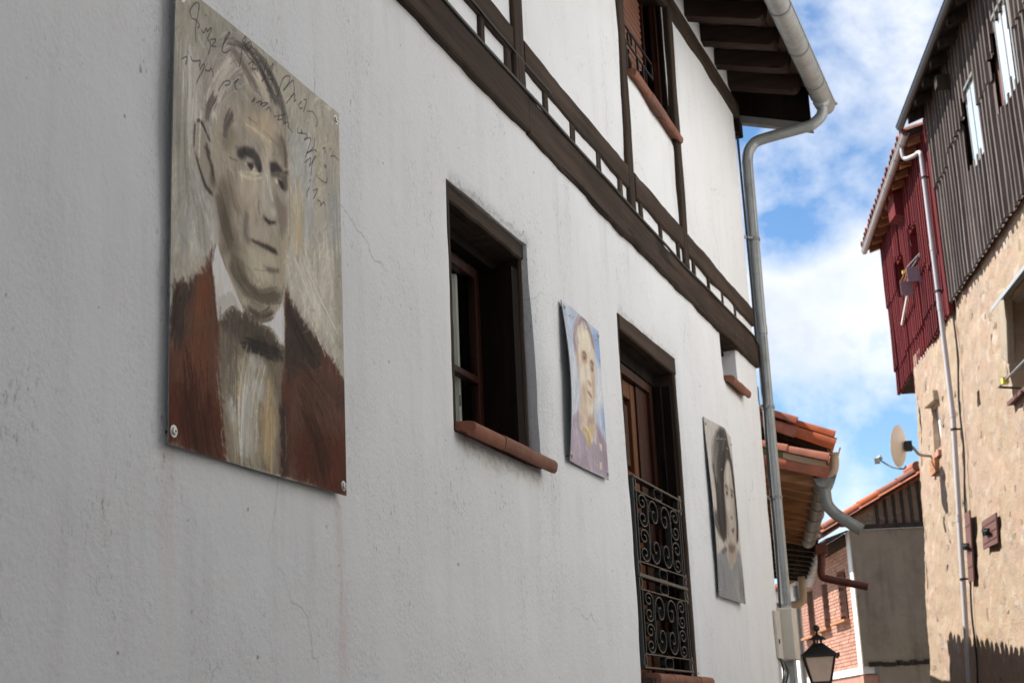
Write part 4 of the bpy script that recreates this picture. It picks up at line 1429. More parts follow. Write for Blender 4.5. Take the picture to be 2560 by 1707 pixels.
def cladding():
    def cut_dark(x, z):
        if -2.83 < x < -2.22 and 7.68 + jag(x, .10, 1) < z < 8.47 + jag(x, .05, 2):
            return True
        if -2.40 < x < -2.05 and 7.62 + jag(x, .15, 4) < z < 8.30:
            return x > -2.25
        if -4.50 < x < -3.80 and 7.74 + jag(x, .12, 5) < z < 8.58 + jag(x, .05, 6):
            return True
        if -3.81 < x < -3.55 and 7.70 + jag(x, .12, 8) < z < 8.35:
            return True
        return False
    nr = 5
    x = -0.19 - nr * PITCH
    k = 0
    while x > S_NEAR:
        sp = 8.20 + .06 * ((k * 5) % 3 - 1)
        dz = -.015 * ((k * 3) % 3)
        c = cut_dark if x > -6.5 else None
        sheet(x, nr, 6.615 + dz, sp + .07, -.02, 'sheet_dark', c, seed=k)
        sheet(x, nr, sp, 9.34, -.005, 'sheet_dark', c, seed=k + 40)
        x -= nr * PITCH
        k += 1
    # dark red sheet joints behind the broken parts
    mb = MB()
    mb.box(S_NEAR, -.2, -.09, -.06, 6.66, 9.3)
    mb.build('backing_boards', 'rust_iron', STONE)
    for (a, b, c, d) in ((-2.86, -2.38, 7.60, 8.52), (-4.54, -3.98, 7.66, 8.63)):
        w = thing_part('window', STONE)
        mb = MB()
        mb.box(a - .02, b + .02, .008, .012, c, d)
        mb.build('pane', 'glass_sky', w)
        for (p, q) in ((a - .03, a), (b, b + .03), ((a + b) / 2 - .010, (a + b) / 2 + .010)):
            mb = MB()
            mb.box(p, q, -.05, .018, c, d)
            mb.build('frame', 'zinc_dull', w)
        mb = MB()
        mb.box(a - .03, b + .05, -.05, .04, d, d + .035)
        mb.build('head_flashing', 'zinc_dull', w)
    # red part: slightly turned, in three courses of sheets with stepped laps
    def cut_red(x, z):
        return (1.42 < x < 2.17 and 7.72 + jag(x, .06, 2) < z < 8.34 + jag(x, .06, 3)) or (2.84 < x < 3.62 and 7.74 + jag(x, .06, 5) < z < 8.32 + jag(x, .06, 6))
    x, k = 0.012, 0
    while x < 4.7:
        n_ = 5 if x + 5 * PITCH < 4.85 else 3
        s1 = 6.88 + .04 * (k % 2)
        s2 = 7.38 + .14 * k if k < 5 else 7.97
        sheet(x, n_, 6.555 - .01 * (k % 2), s1 + .06, -.03, 'sheet_red', cut_red, rot=RED_ROT, seed=60 + k)
        sheet(x, n_, s1, s2 + .06, -.017, 'sheet_red', cut_red, rot=RED_ROT, seed=70 + k)
        sheet(x, n_, s2, 9.08, -.004, 'sheet_red', cut_red, rot=RED_ROT, seed=80 + k)
        x += n_ * PITCH
        k += 1
    # corner flashing strips in red
    for (a, b, z0, z1) in ((-.17, .005, 6.50, 9.2),):
        mb = MB()
        mb.box(a, b, -.03, .03, z0, z1)
        mb.build('corner_flashing', 'sheet_red', STONE)
    xe, ye = red_xy(4.86, 0)
    mb = MB()
    mb.box(xe - .03, xe + .05, ye - 4.9, ye + .0, 6.62, 9.0)
    mb.build('end_sheet', 'sheet_red', STONE)
    mb = MB()
    mb.hexa([(2.9, -.6, 6.56), (xe, ye - .5, 6.56), (xe, ye - .04, 6.56), (2.9, -.06, 6.56), (2.9, -.6, 6.62), (xe, ye - .5, 6.62), (xe, ye - .04, 6.62), (2.9, -.06, 6.62)])
    mb.build('overhang_floor', 'old_wood', STONE)
    mb = MB()
    mb.box(3.50, 3.60, -.22, -.13, 6.0, 6.62)
    mb.build('corner_strip', 'sheet_red', STONE)
    for (a, b, c, d) in ((1.42, 2.17, 7.66, 8.38), (2.84, 3.62, 7.68, 8.36)):
        w = thing_part('red_window', STONE)
        y0 = red_xy(0, .0)[1] + a * sin(RED_ROT)
        mb = MB()
        mb.box(a - .05, b + .05, y0 - .34, y0 - .33, c, d)
        mb.build('pane', 'glass_dark', w)
        mb = MB()
        mb.box(a + .02, a + .33, y0 - .325, y0 - .31, c + .03, d - .03)
        mb.build('curtain', 'lace', w)
        mb = MB()
        mb.box(b, b + .02, y0 - .33, y0 - .02, c, d)
        mb.box(a - .02, a, y0 - .33, y0 - .02, c, d)
        mb.box(a, b, y0 - .33, y0 - .02, c - .02, c + .045)
        mb.box(a, b, y0 - .33, y0 - .02, d - .045, d)
        mb.build('lining', 'sheet_red', w)
    # a boxed-out duct under the red eave
    mb = MB()
    xa, ya = red_xy(2.2, .0)
    mb.hexa([(xa, ya, 8.62), (xa + .55, ya - .01, 8.66), (xa + .55, ya + .16, 8.72), (xa, ya + .16, 8.66), (xa, ya, 9.1), (xa + .55, ya - .01, 9.1), (xa + .55, ya + .17, 9.1), (xa, ya + .17, 9.1)])
    mb.build('duct_box', 'sheet_red', STONE)
cladding()

def stone_roofs():
    # dark part: eave boards, gutter and roof
    ys, ze = .29, 9.19
    mb = MB()
    mb.hexa([(S_NEAR, -5.3, 11.2), (.02, -5.3, 11.2), (.02, ys, ze + .02), (S_NEAR, ys, ze + .02), (S_NEAR, -5.3, 11.27), (.02, -5.3, 11.27), (.02, ys, ze + .10), (S_NEAR, ys, ze + .10)])
    mb.build('roof', 'old_wood', STONE)
    x = -.1
    while x > -8:
        mb = MB()
        mb.hexa([(x - .1, -.4, ze + .15), (x, -.4, ze + .15), (x, ys - .05, ze - .085), (x - .1, ys - .05, ze - .085), (x - .1, -.4, ze + .28), (x, -.4, ze + .28), (x, ys - .05, ze + .03), (x - .1, ys - .05, ze + .03)])
        mb.build('rafter', 'old_wood', STONE)
        x -= .55
    mb = MB()
    mb.extrude_profile(gutter_profile(.050), (S_NEAR, .31, 9.18), (.12, .31, 9.16), out=(0, 1, 0), nseg=3)
    g = mb.build('gutter', 'dark_gutter', STONE, smooth=True)
    x = -.4
    while x > -6:
        mb = MB()
        a = arc((0, 0), .055, pi, 2.05 * pi, 10)
        b = arc((0, 0), .051, 2.05 * pi, pi, 10)
        mb.extrude_profile(a + b, (x - .012, .31, 9.18), (x + .012, .31, 9.18), out=(0, 1, 0))
        mb.build('bracket', 'dark_gutter', g)
        x -= .75
    # a cut beam end left in the wall under the eave
    mb = MB()
    mb.box(-1.85, -1.70, .0, .20, 8.86, 9.0)
    mb.build('beam_end', 'old_wood', STONE)
    # red part: boarded eave, tiles and a white gutter
    rot = Matrix.Rotation(RED_ROT, 4, 'Z')
    R = lambda x, y, z: tuple(rot @ Vector((x, y, z)))
    x0, x1 = .10, 5.02
    mb = MB()
    mb.hexa([R(x0, -5.0, 10.6), R(x1, -5.0, 10.6), R(x1, .23, 9.06), R(x0, .23, 9.06), R(x0, -5.0, 10.66), R(x1, -5.0, 10.66), R(x1, .23, 9.11), R(x0, .23, 9.11)])
    mb.build('red_roof', 'old_wood', STONE)
    x = .3
    while x < 5.0:
        mb = MB()
        mb.hexa([R(x, -.3, 9.13), R(x + .08, -.3, 9.13), R(x + .08, .19, 8.975), R(x, .19, 8.975), R(x, -.3, 9.22), R(x + .08, -.3, 9.22), R(x + .08, .19, 9.06), R(x, .19, 9.06)])
        mb.build('rafter', 'raw_wood', STONE)
        x += .42
    mb = MB()
    mb.extrude_profile(gutter_profile(.048), R(x0 - .05, .26, 9.05), R(x1 + .05, .26, 9.03), out=R(0, 1, 0), nseg=3)
    g = mb.build('gutter', 'pvc_white', STONE, smooth=True)
    for k in range(9):
        x = .4 + k * .56
        mb = MB()
        a = arc((0, 0), .054, pi, 2.05 * pi, 10)
        b = arc((0, 0), .049, 2.05 * pi, pi, 10)
        mb.extrude_profile(a + b, R(x - .012, .26, 9.045), R(x + .012, .26, 9.045), out=R(0, 1, 0))
        mb.build('bracket', 'pvc_white', g)
    x = x0 + .1
    up = rot.to_3x3() @ Vector((0, -1, .29))
    while x < x1 + .02:
        put_tile(T_COVER_OLD, STONE, R(x, .30, 9.085), up)
        put_tile(T_CHAN_OLD, STONE, R(x + .11, .285, 9.10), up, name='channel_tile')
        put_tile(T_COVER_OLD, STONE, R(x, -.05, 9.20), up)
        x += .225
    # white downpipe: swan neck from the red gutter, then down the battered stone wall
    px = .03
    pts = sweep_pts([R(.46, .26, 8.99), R(.45, .26, 8.90), R(.42, .23, 8.83), (.25, .14, 8.80), (.12, .11, 8.79), (px, .10, 8.74), (px, .095, 8.65)], 5)
    mb = MB()
    mb.tube(pts, .029, 12)
    d = mb.build('downpipe', 'pvc_white', STONE, smooth=True)
    zs = [8.66, 7.4, 6.6, 5.2, 3.9, 2.3, .2]
    yy = lambda z: .095 if z > 6.9 else max(.095, BAT(z) + .085)
    for a, b in zip(zs[:-1], zs[1:]):
        mb = MB()
        mb.tube([(px, yy(a), a), (px, yy(b), b)], .033, 12)
        mb.tube([(px, yy(b), b), (px, yy(b), b + .09)], .037, 12)
        mb.build('pipe_length', 'pvc_white', d, smooth=True)
    for z in (8.4, 6.85, 5.05, 3.2):
        mb = MB()
        mb.tube([(px, yy(z), z - .012), (px, yy(z), z + .012)], .041, 12)
        mb.bar((px, yy(z), z), (px, BAT(z) - .02, z), .014, .02)
        mb.build('pipe_clamp', 'cable', d)
stone_roofs()

def stone_details():
    # cable following the pipe down the wall
    pts = [(-.17 + .02 * sin(z * 2.2), BAT(z) + .035 + .012 * sin(z * 5), z) for z in np.arange(6.5, 1.2, -.12)]
    MB().tube(pts, .012, 6).build('wall_cable', 'cable', STONE)
    # blocked small window: pale board, stone lintel, patched bricks below
    mb = MB()
    mb.box(1.38, 2.02, BAT(5.4) - .12, BAT(5.4) - .10, 5.04, 5.76)
    mb.build('window_board', 'trim', STONE)
    mb = MB()
    mb.hexa([(1.34, -.1, 5.70), (2.06, -.1, 5.74), (2.06, .06, 5.74), (1.34, .06, 5.70), (1.38, -.1, 5.86), (2.0, -.1, 5.93), (2.0, .055, 5.93), (1.38, .055, 5.86)])
    mb.build('stone_lintel', 'stone', STONE, bevel=.015)
    mb = MB()
    mb.box(1.6, 2.0, -.0, .09, 4.78, 4.97)
    mb.build('box_cover', 'raw_wood', STONE)
    for k in range(5):
        mb = MB()
        mb.box(1.44 + k * .105, 1.535 + k * .105, -.06, .06, 4.98, 5.05)
        mb.build('hollow_brick', 'brick', STONE)
    # deep window by the frame edge: curved sheet-metal hood, patched surround, drying rod
    mb = MB()
    prof = arc((0, 0), .17, .05 * pi, .80 * pi, 10)
    prof2 = [(o * .975, u * .975) for o, u in reversed(prof)]
    mb.extrude_profile([(o, u) for o, u in prof] + prof2, (-5.0, BAT(5.8) + .02, 5.74), (-2.80, BAT(5.8) + .02, 5.74), out=(0, 1, 0))
    mb.build('window_hood', 'zinc', STONE, smooth=True)
    mb = MB()
    mb.hexa([(-2.76, -.05, 5.2), (-2.40, -.05, 5.35), (-2.45, .028, 5.35), (-2.76, .045, 5.2), (-2.90, -.08, 6.02), (-2.5, -.1, 6.08), (-2.5, -.01, 6.08), (-2.9, .0, 6.02)])
    mb.build('render_patch', 'grey_render', STONE, bevel=.02)
    mb = MB()
    mb.hexa([(-4.7, .0, 4.76), (-2.74, .0, 4.76), (-2.74, .10, 4.75), (-4.7, .10, 4.75), (-4.7, .0, 4.80), (-2.74, .0, 4.80), (-2.74, .10, 4.79), (-4.7, .10, 4.79)])
    mb.build('window_sill', 'rust_iron', STONE)
    t = thing('clothes_rail', 'metal clothes drying rail fixed under the deep window of the stone house', 'clothes rail', (15.98, .14, 4.86), SA)
    mb = MB()
    mb.tube([(.0, -.12, .0), (.0, .15, .03)], .012, 8)
    mb.build('arm', 'cable', t)
    mb = MB()
    mb.tube([(.0, .15, .03), (-1.6, .15, .03)], .012, 8)
    mb.tube([(.0, .15, .03), (-.7, -.10, .26)], .010, 8)
    mb.build('rail', 'zinc_dull', t)
    mb = MB()
    mb.box(-.34, -.25, .12, .18, .0, .06)
    mb.build('clothes_peg', 'yellow', t)
    # iron hatches with bolts
    for (x0, x1, z0, z1, kind) in ((-.46, -.16, 3.13, 3.97, 'narrow'), (-1.85, -1.10, 3.41, 3.745, 'square')):
        h = thing_part('hatch', STONE)
        zc = (z0 + z1) / 2
        y = BAT(zc) + .06
        mb = MB()
        tl = BAT(z1) + .06 - y
        bl = BAT(z0) + .06 - y
        mb.hexa([(x0, y + bl - .02, z0), (x1, y + bl - .02, z0 + .015), (x1, y + bl, z0 + .015), (x0, y + bl, z0), (x0, y + tl - .02, z1), (x1, y + tl - .02, z1), (x1, y + tl, z1), (x0, y + tl, z1)])
        mb.build('iron_plate', 'rust_iron', h, bevel=.004)
        for q in (.22, .5, .8):
            mb = MB()
            zz = z0 + (z1 - z0) * q
            yq = y + bl + (tl - bl) * q
            mb.box(x0 + .03, x1 - .03, yq + .001, yq + .006, zz - .008, zz + .008)
            mb.build('seam_strip', 'rust_iron', h)
        mb = MB()
        xc = (x0 + x1) / 2
        mb.tube([(xc - .16, y + .045, zc), (xc + .12, y + .045, zc + .03)], .016, 8)
        mb.box(xc - .05, xc - .02, y + .004, y + .06, zc - .04, zc + .04)
        mb.box(xc + .05, xc + .08, y + .004, y + .06, zc - .03, zc + .05)
        mb.build('bolt', 'cable', h)
stone_details()

def satellite_dish():
    loc = Matrix.Rotation(SA, 4, 'Z') @ Vector((1.45, .50, 0)) + Vector((18.982, .82, 5.13))
    t = thing('satellite_dish', 'cream satellite dish on a bent arm beside the blocked window of the stone house', 'satellite dish', loc, SA)
    ax = Vector((.50, .85, .12)).normalized()
    prof = [(.002, 0)] + [(.28 * k / 8, .075 * (k / 8) ** 2) for k in range(1, 9)] + [(.285, .072), (.28, .068)] + [(.28 * k / 8, .075 * (k / 8) ** 2 - .007) for k in range(7, 0, -1)]
    mb = MB()
    mb.revolve(prof, (0, 0, 0), 28, axis=ax)
    mb.build('reflector', 'dish', t, smooth=True)
    mb = MB()
    mb.tube(sweep_pts([ax * -.02 + Vector((0, 0, -.0)), ax * -.10 + Vector((0, -.02, -.02)), Vector((.15, -.22, -.10)), Vector((.45, -.40, -.08)), Vector((.62, -.47, -.06))], 5), .02, 8)
    mb.build('mount_arm', 'zinc_dull', t)
    mb = MB()
    c = ax * -.06
    mb.box(c.x - .05, c.x + .05, c.y - .05, c.y + .04, c.z - .07, c.z + .06)
    mb.build('mount_bracket', 'cable', t)
    lnb = ax * .36 + Vector((0, 0, -.18))
    mb = MB()
    mb.tube(sweep_pts([Vector((.0, -.0, -.27)), ax * .04 + Vector((0, 0, -.31)), ax * .2 + Vector((0, 0, -.28)), lnb], 5), .012, 7)
    mb.build('feed_arm', 'zinc_dull', t)
    mb = MB()
    mb.tube([lnb + ax * .05 + Vector((0, 0, -.01)), lnb - ax * .03 + Vector((0, 0, .04))], .035, 10)
    mb.box(lnb.x - .03, lnb.x + .03, lnb.y + .0, lnb.y + .07, lnb.z - .05, lnb.z + .02)
    mb.build('receiver', 'zinc_dull', t)
satellite_dish()

def drying_rack():
    rot = Matrix.Rotation(SA + RED_ROT, 4, 'Z')
    base = rot @ Vector((1.55, .02, 0)) + Vector((18.982, .82, 7.45))
    t = thing('drying_rack', 'folding drying rack with two mauve end grids hung outside the red wall windows', 'drying rack', base, SA + RED_ROT)
    for x in (0.0, .68):
        g = MB()
        for k in range(6):
            g.box(x, x + .010, k * .034, k * .034 + .012, 0, .21)
        for k in range(7):
            g.box(x + .011, x + .019, -.005, .185, k * .033, k * .033 + .012)
        g.box(x + .004, x + .006, .002, .180, .004, .205)
        g.build('grid_panel', 'rack', t)
    for k in range(5):
        mb = MB()
        mb.bar((.02, .01 + k * .04, .205), (.67, .01 + k * .04, .205), .010, .010)
        mb.build('slat', 'raw_wood', t)
    mb = MB()
    mb.bar((.70, .10, -.02), (1.9, .03, -.12), .03, .03)
    mb.build('stick', 'trim', t)
    mb = MB()
    mb.bar((.0, .1, .21), (-.28, -.02, .34), .012, .012)
    mb.bar((.0, .17, .21), (-.25, -.02, .36), .012, .012)
    mb.build('stay', 'zinc_dull', t)
    mb = MB()
    mb.box(.30, .36, .14, .19, .215, .26)
    mb.build('clothes_peg', 'yellow', t)
drying_rack()

# ================================================================== tiled house behind the corner (local x along its front, -y = towards the lane)
TA = radians(10.39)
TILED = thing('tiled_roof_house', 'old house behind the white one with two terracotta tiled eaves over brown rafters', 'house', (13.376, 1.823, 0), TA)

def tiled_house():
    gz = lambda x: 3.69 + .024 * x
    # walls
    mb = MB()
    mb.box(.25, 6.5, .80, 1.0, 0, 4.0)
    mb.box(.25, .45, 1.002, 5, 0, 4.0)
    mb.build('wall', 'ochre_render', TILED)
    mb = MB()
    mb.box(1.35, 7.2, .50, .62, 4.002, 4.9)
    mb.box(1.35, 1.47, .622, 5, 4.002, 5.4)
    mb.build('upper_wall', 'old_wood', TILED)
    # wall plate and rafters of the lower eave, weathered and pale
    for k in range(11):
        x = .06 + k * .58
        if x > 6.3:
            break
        z = gz(x)
        mb = MB()
        h = .135 if k == 0 else .125
        mb.hexa([(x, .09, z - .035), (x + .09, .09, z - .035), (x + .09, .95, z + .215), (x, .95, z + .215), (x, .09, z + h - .045), (x + .09, .09, z + h - .045), (x + .09, .95, z + .2 + h), (x, .95, z + .2 + h)])
        mb.build('rafter', 'raw_wood', TILED, bevel=.006)
    # boards laid across the rafters, seen from below
    for j in range(6):
        y0 = .05 + j * .15
        mb = MB()
        z = lambda x, y: gz(x) + .075 + y * .29
        mb.hexa([(.02, y0, z(.02, y0)), (6.5, y0, z(6.5, y0)), (6.5, y0 + .145, z(6.5, y0 + .145)), (.02, y0 + .145, z(.02, y0 + .145)), (.02, y0, z(.02, y0) + .02), (6.5, y0, z(6.5, y0) + .02), (6.5, y0 + .145, z(6.5, y0 + .145) + .02), (.02, y0 + .145, z(.02, y0 + .145) + .02)])
        mb.build('eave_board', 'beam_y', TILED)
    # lower eave tiles: courses along the eave and the doubled verge nearest the camera
    up = Vector((0, 1, .30))
    for row in range(3):
        y = -.055 + row * .37
        x = .03
        first = True
        while x < 6.4:
            z = gz(x) + .135 + row * .111
            put_tile(T_COVER, TILED, (x, y, z + .035), up, scale=1.06)
            if x + .12 < 6.4:
                put_tile(T_CHAN_OLD, TILED, (x + .12, y + .03, z + .03), up, name='channel_tile')
            if first:
                # bedding under the verge tile: a second tile on edge with a mortar strip between
                put_tile(T_COVER, TILED, (x - .035, y + .01, z - .085), up, roll=-.5, scale=1.04)
                mb = MB()
                mb.hexa([(x - .085, y + .03, z - .03), (x + .03, y + .03, z - .03), (x + .03, y + .40, z + .08), (x - .085, y + .40, z + .08), (x - .085, y + .03, z + .03), (x + .03, y + .03, z + .03), (x + .03, y + .40, z + .14), (x - .085, y + .40, z + .14)])
                mb.build('mortar_bed', 'moss' if row == 1 else 'ochre_render', TILED)
                first = False
            x += .24
    # zinc gutter with joints, brackets and its open elbow spout
    mb = MB()
    mb.extrude_profile(gutter_profile(.092), (-.02, 0, gz(0) + .03), (6.1, 0, gz(6.1) + .03), nseg=3)
    mb.extrude_profile(arc((0, 0), .091, pi, 2 * pi, 10), (-.022, 0, gz(0) + .028), (-.016, 0, gz(0) + .028))
    g = mb.build('gutter', 'zinc_dull', TILED, smooth=True)
    for x in (.35, 1.1, 1.9, 2.9, 4.1, 5.3):
        mb = MB()
        a = arc((0, 0), .100, pi, 2.05 * pi, 12)
        b = arc((0, 0), .094, 2.05 * pi, pi, 12)
        mb.extrude_profile(a + b, (x - .014, 0, gz(x) + .03), (x + .014, 0, gz(x) + .03))
        mb.build('bracket', 'zinc_dull', g)
    mb = MB()
    mb.tube([(-.06, -.097, gz(0) + .035), (.5, -.097, gz(.5) + .035)], .014, 8)
    mb.build('bead', 'zinc_dull', g)
    pts = sweep_pts([(.06, -.0, gz(0) - .03), (.06, -.0, gz(0) - .14), (.055, -.015, gz(0) - .22), (.05, -.075, gz(0) - .30), (.04, -.17, gz(0) - .375), (.03, -.285, gz(0) - .46)], 5)
    mb = MB()
    mb.tube(pts, .054, 14, cap=False)
    e = mb.build('spout', 'zinc_dull', TILED, smooth=True)
    e.modifiers.new('thickness', 'SOLIDIFY').thickness = .003
    # upper eave
    U0, U1 = 1.55, 7.3
    uz = lambda x: 4.36 + .015 * (x - 1.5)
    up2 = Vector((0, 1, .43))
    for row in range(3):
        y = -.21 + row * .36
        x = U0
        first = True
        while x < U1:
            z = uz(x) + row * .155
            put_tile(T_COVER_OLD if (int(x * 10) + row) % 3 else T_COVER, TILED, (x, y, z - .01), up2, scale=1.08, jit=.02)
            put_tile(T_CHAN_OLD, TILED, (x + .12, y + .02, z - .01), up2, name='channel_tile', jit=.02)
            if first:
                put_tile(T_COVER if row != 1 else T_COVER_OLD, TILED, (x - .06, y + .01, z - .105), up2, roll=-.55, scale=1.05)
                first = False
            x += .24
    mb = MB()
    mb.hexa([(U0 + .05, -.16, uz(U0) - .06), (U1, -.16, uz(U1) - .06), (U1, 3.0, uz(U1) + 1.25), (U0 + .05, 3.0, uz(U0) + 1.25), (U0 + .05, -.16, uz(U0) - .035), (U1, -.16, uz(U1) - .035), (U1, 3.0, uz(U1) + 1.29), (U0 + .05, 3.0, uz(U0) + 1.29)])
    mb.build('upper_roof_deck', 'old_wood', TILED)
    for k in range(5):
        x = U0 + .1 + k * 1.2
        mb = MB()
        z = uz(x)
        mb.hexa([(x, -.12, z - .14), (x + .09, -.12, z - .14), (x + .09, .9, z + .29), (x, .9, z + .29), (x, -.12, z - .05), (x + .09, -.12, z - .05), (x + .09, .9, z + .39), (x, .9, z + .39)])
        mb.build('upper_rafter', 'old_wood', TILED)
    mb = MB()
    mb.extrude_profile(gutter_profile(.062), (U0 + .08, -.20, uz(U0) - .10), (U1, -.20, uz(U1) - .10), nseg=2)
    mb.build('upper_gutter', 'pvc_beige', TILED, smooth=True)
    pts = sweep_pts([(U0 + .16, -.20, uz(U0) - .13), (U0 + .16, -.20, uz(U0) - .24), (U0 + .18, -.17, uz(U0) - .33), (U0 + .22, -.08, uz(U0) - .44), (U0 + .25, .0, uz(U0) - .6)], 5)
    mb = MB()
    mb.tube(pts, .042, 12)
    mb.build('upper_downpipe', 'pvc_beige', TILED, smooth=True)
    # cushion of moss on the upper tiles
    mb = MB()
    vs, fs = [], []
    n, m = 16, 6
    for j in range(m + 1):
        for i in range(n):
            a = 2 * pi * i / n
            r = cos(j / m * pi / 2)
            k = 1 + .25 * mnoise.noise(Vector((cos(a) * 2, sin(a) * 2, j * .7)))
            vs.append((U0 + .12 + .12 * r * cos(a) * k, .16 + .17 * r * sin(a) * k, uz(U0) + .16 + .065 * sin(a) * r + .07 * sin(j / m * pi / 2) * k))
    for j in range(m):
        for i in range(n):
            fs.append((j * n + i, j * n + (i + 1) % n, (j + 1) * n + (i + 1) % n, (j + 1) * n + i))
    mb.add(vs, fs)
    mb.build('moss_cushion', 'moss', TILED, smooth=True)
tiled_house()

# ================================================================== low house with the brown gutter, farther along the lane
BROWN = thing('brown_gutter_house', 'low house with a dark boarded eave and a brown metal gutter spout', 'house', (19.77, 2.995, 0), TA)
def brown_house():
    gz = lambda x: 3.80 - .012 * x
    mb = MB()
    mb.box(.1, 5.0, .62, .85, 0, 3.95)
    mb.box(.1, .3, .852, 4.5, 0, 4.3)
    mb.build('wall', 'plaster_far', BROWN)
    for j in range(7):
        y0 = -.12 + j * .13
        mb = MB()
        mb.box(.0, 4.9, y0, y0 + .122, 3.86 + y0 * .18, 3.882 + y0 * .18)
        mb.build('eave_board', 'old_wood', BROWN)
    for k in range(8):
        mb = MB()
        x = .1 + k * .62
        mb.hexa([(x, -.10, 3.77), (x + .09, -.10, 3.77), (x + .09, .61, 3.90), (x, .61, 3.90), (x, -.10, 3.835), (x + .09, -.10, 3.835), (x + .09, .61, 3.965), (x, .61, 3.965)])
        mb.build('rafter', 'old_wood', BROWN)
    mb = MB()
    mb.hexa([(0, -.15, 3.91), (4.9, -.15, 3.91), (4.9, 3.2, 4.75), (0, 3.2, 4.75), (0, -.15, 3.95), (4.9, -.15, 3.95), (4.9, 3.2, 4.79), (0, 3.2, 4.79)])
    mb.build('roof', 'old_tile', BROWN)
    mb = MB()
    mb.extrude_profile(gutter_profile(.075), (-.05, -.16, 3.86), (.62, -.16, 3.855))
    g = mb.build('gutter', 'brown_metal', BROWN, smooth=True)
    mb = MB()
    mb.extrude_profile(gutter_profile(.070), (.63, -.16, 3.83), (4.9, -.12, 3.80))
    mb.build('gutter', 'zinc', BROWN, smooth=True, label='galvanised farther length of the eaves gutter')
    mb = MB()
    mb.box(-.06, .10, -.25, -.09, 3.72, 3.86)
    mb.build('outlet_box', 'brown_metal', BROWN, bevel=.01)
    pts = sweep_pts([(.02, -.165, 3.74), (.02, -.155, 3.60), (.02, -.14, 3.50), (.02, -.16, 3.43), (.01, -.27, 3.39), (-.02, -.72, 3.27)], 5)
    mb = MB()
    mb.tube(pts, .052, 12)
    mb.build('spout', 'brown_metal', BROWN, smooth=True)
    pts = sweep_pts([(3.5, .03, 3.78), (3.5, .03, 3.60), (3.5, .04, 3.45), (3.5, .10, 3.37), (3.5, .30, 3.35), (3.5, .6, 3.34)], 5)
    mb = MB()
    mb.tube(pts, .058, 12)
    mb.build('downpipe', 'pvc_beige', BROWN, smooth=True)
brown_house()

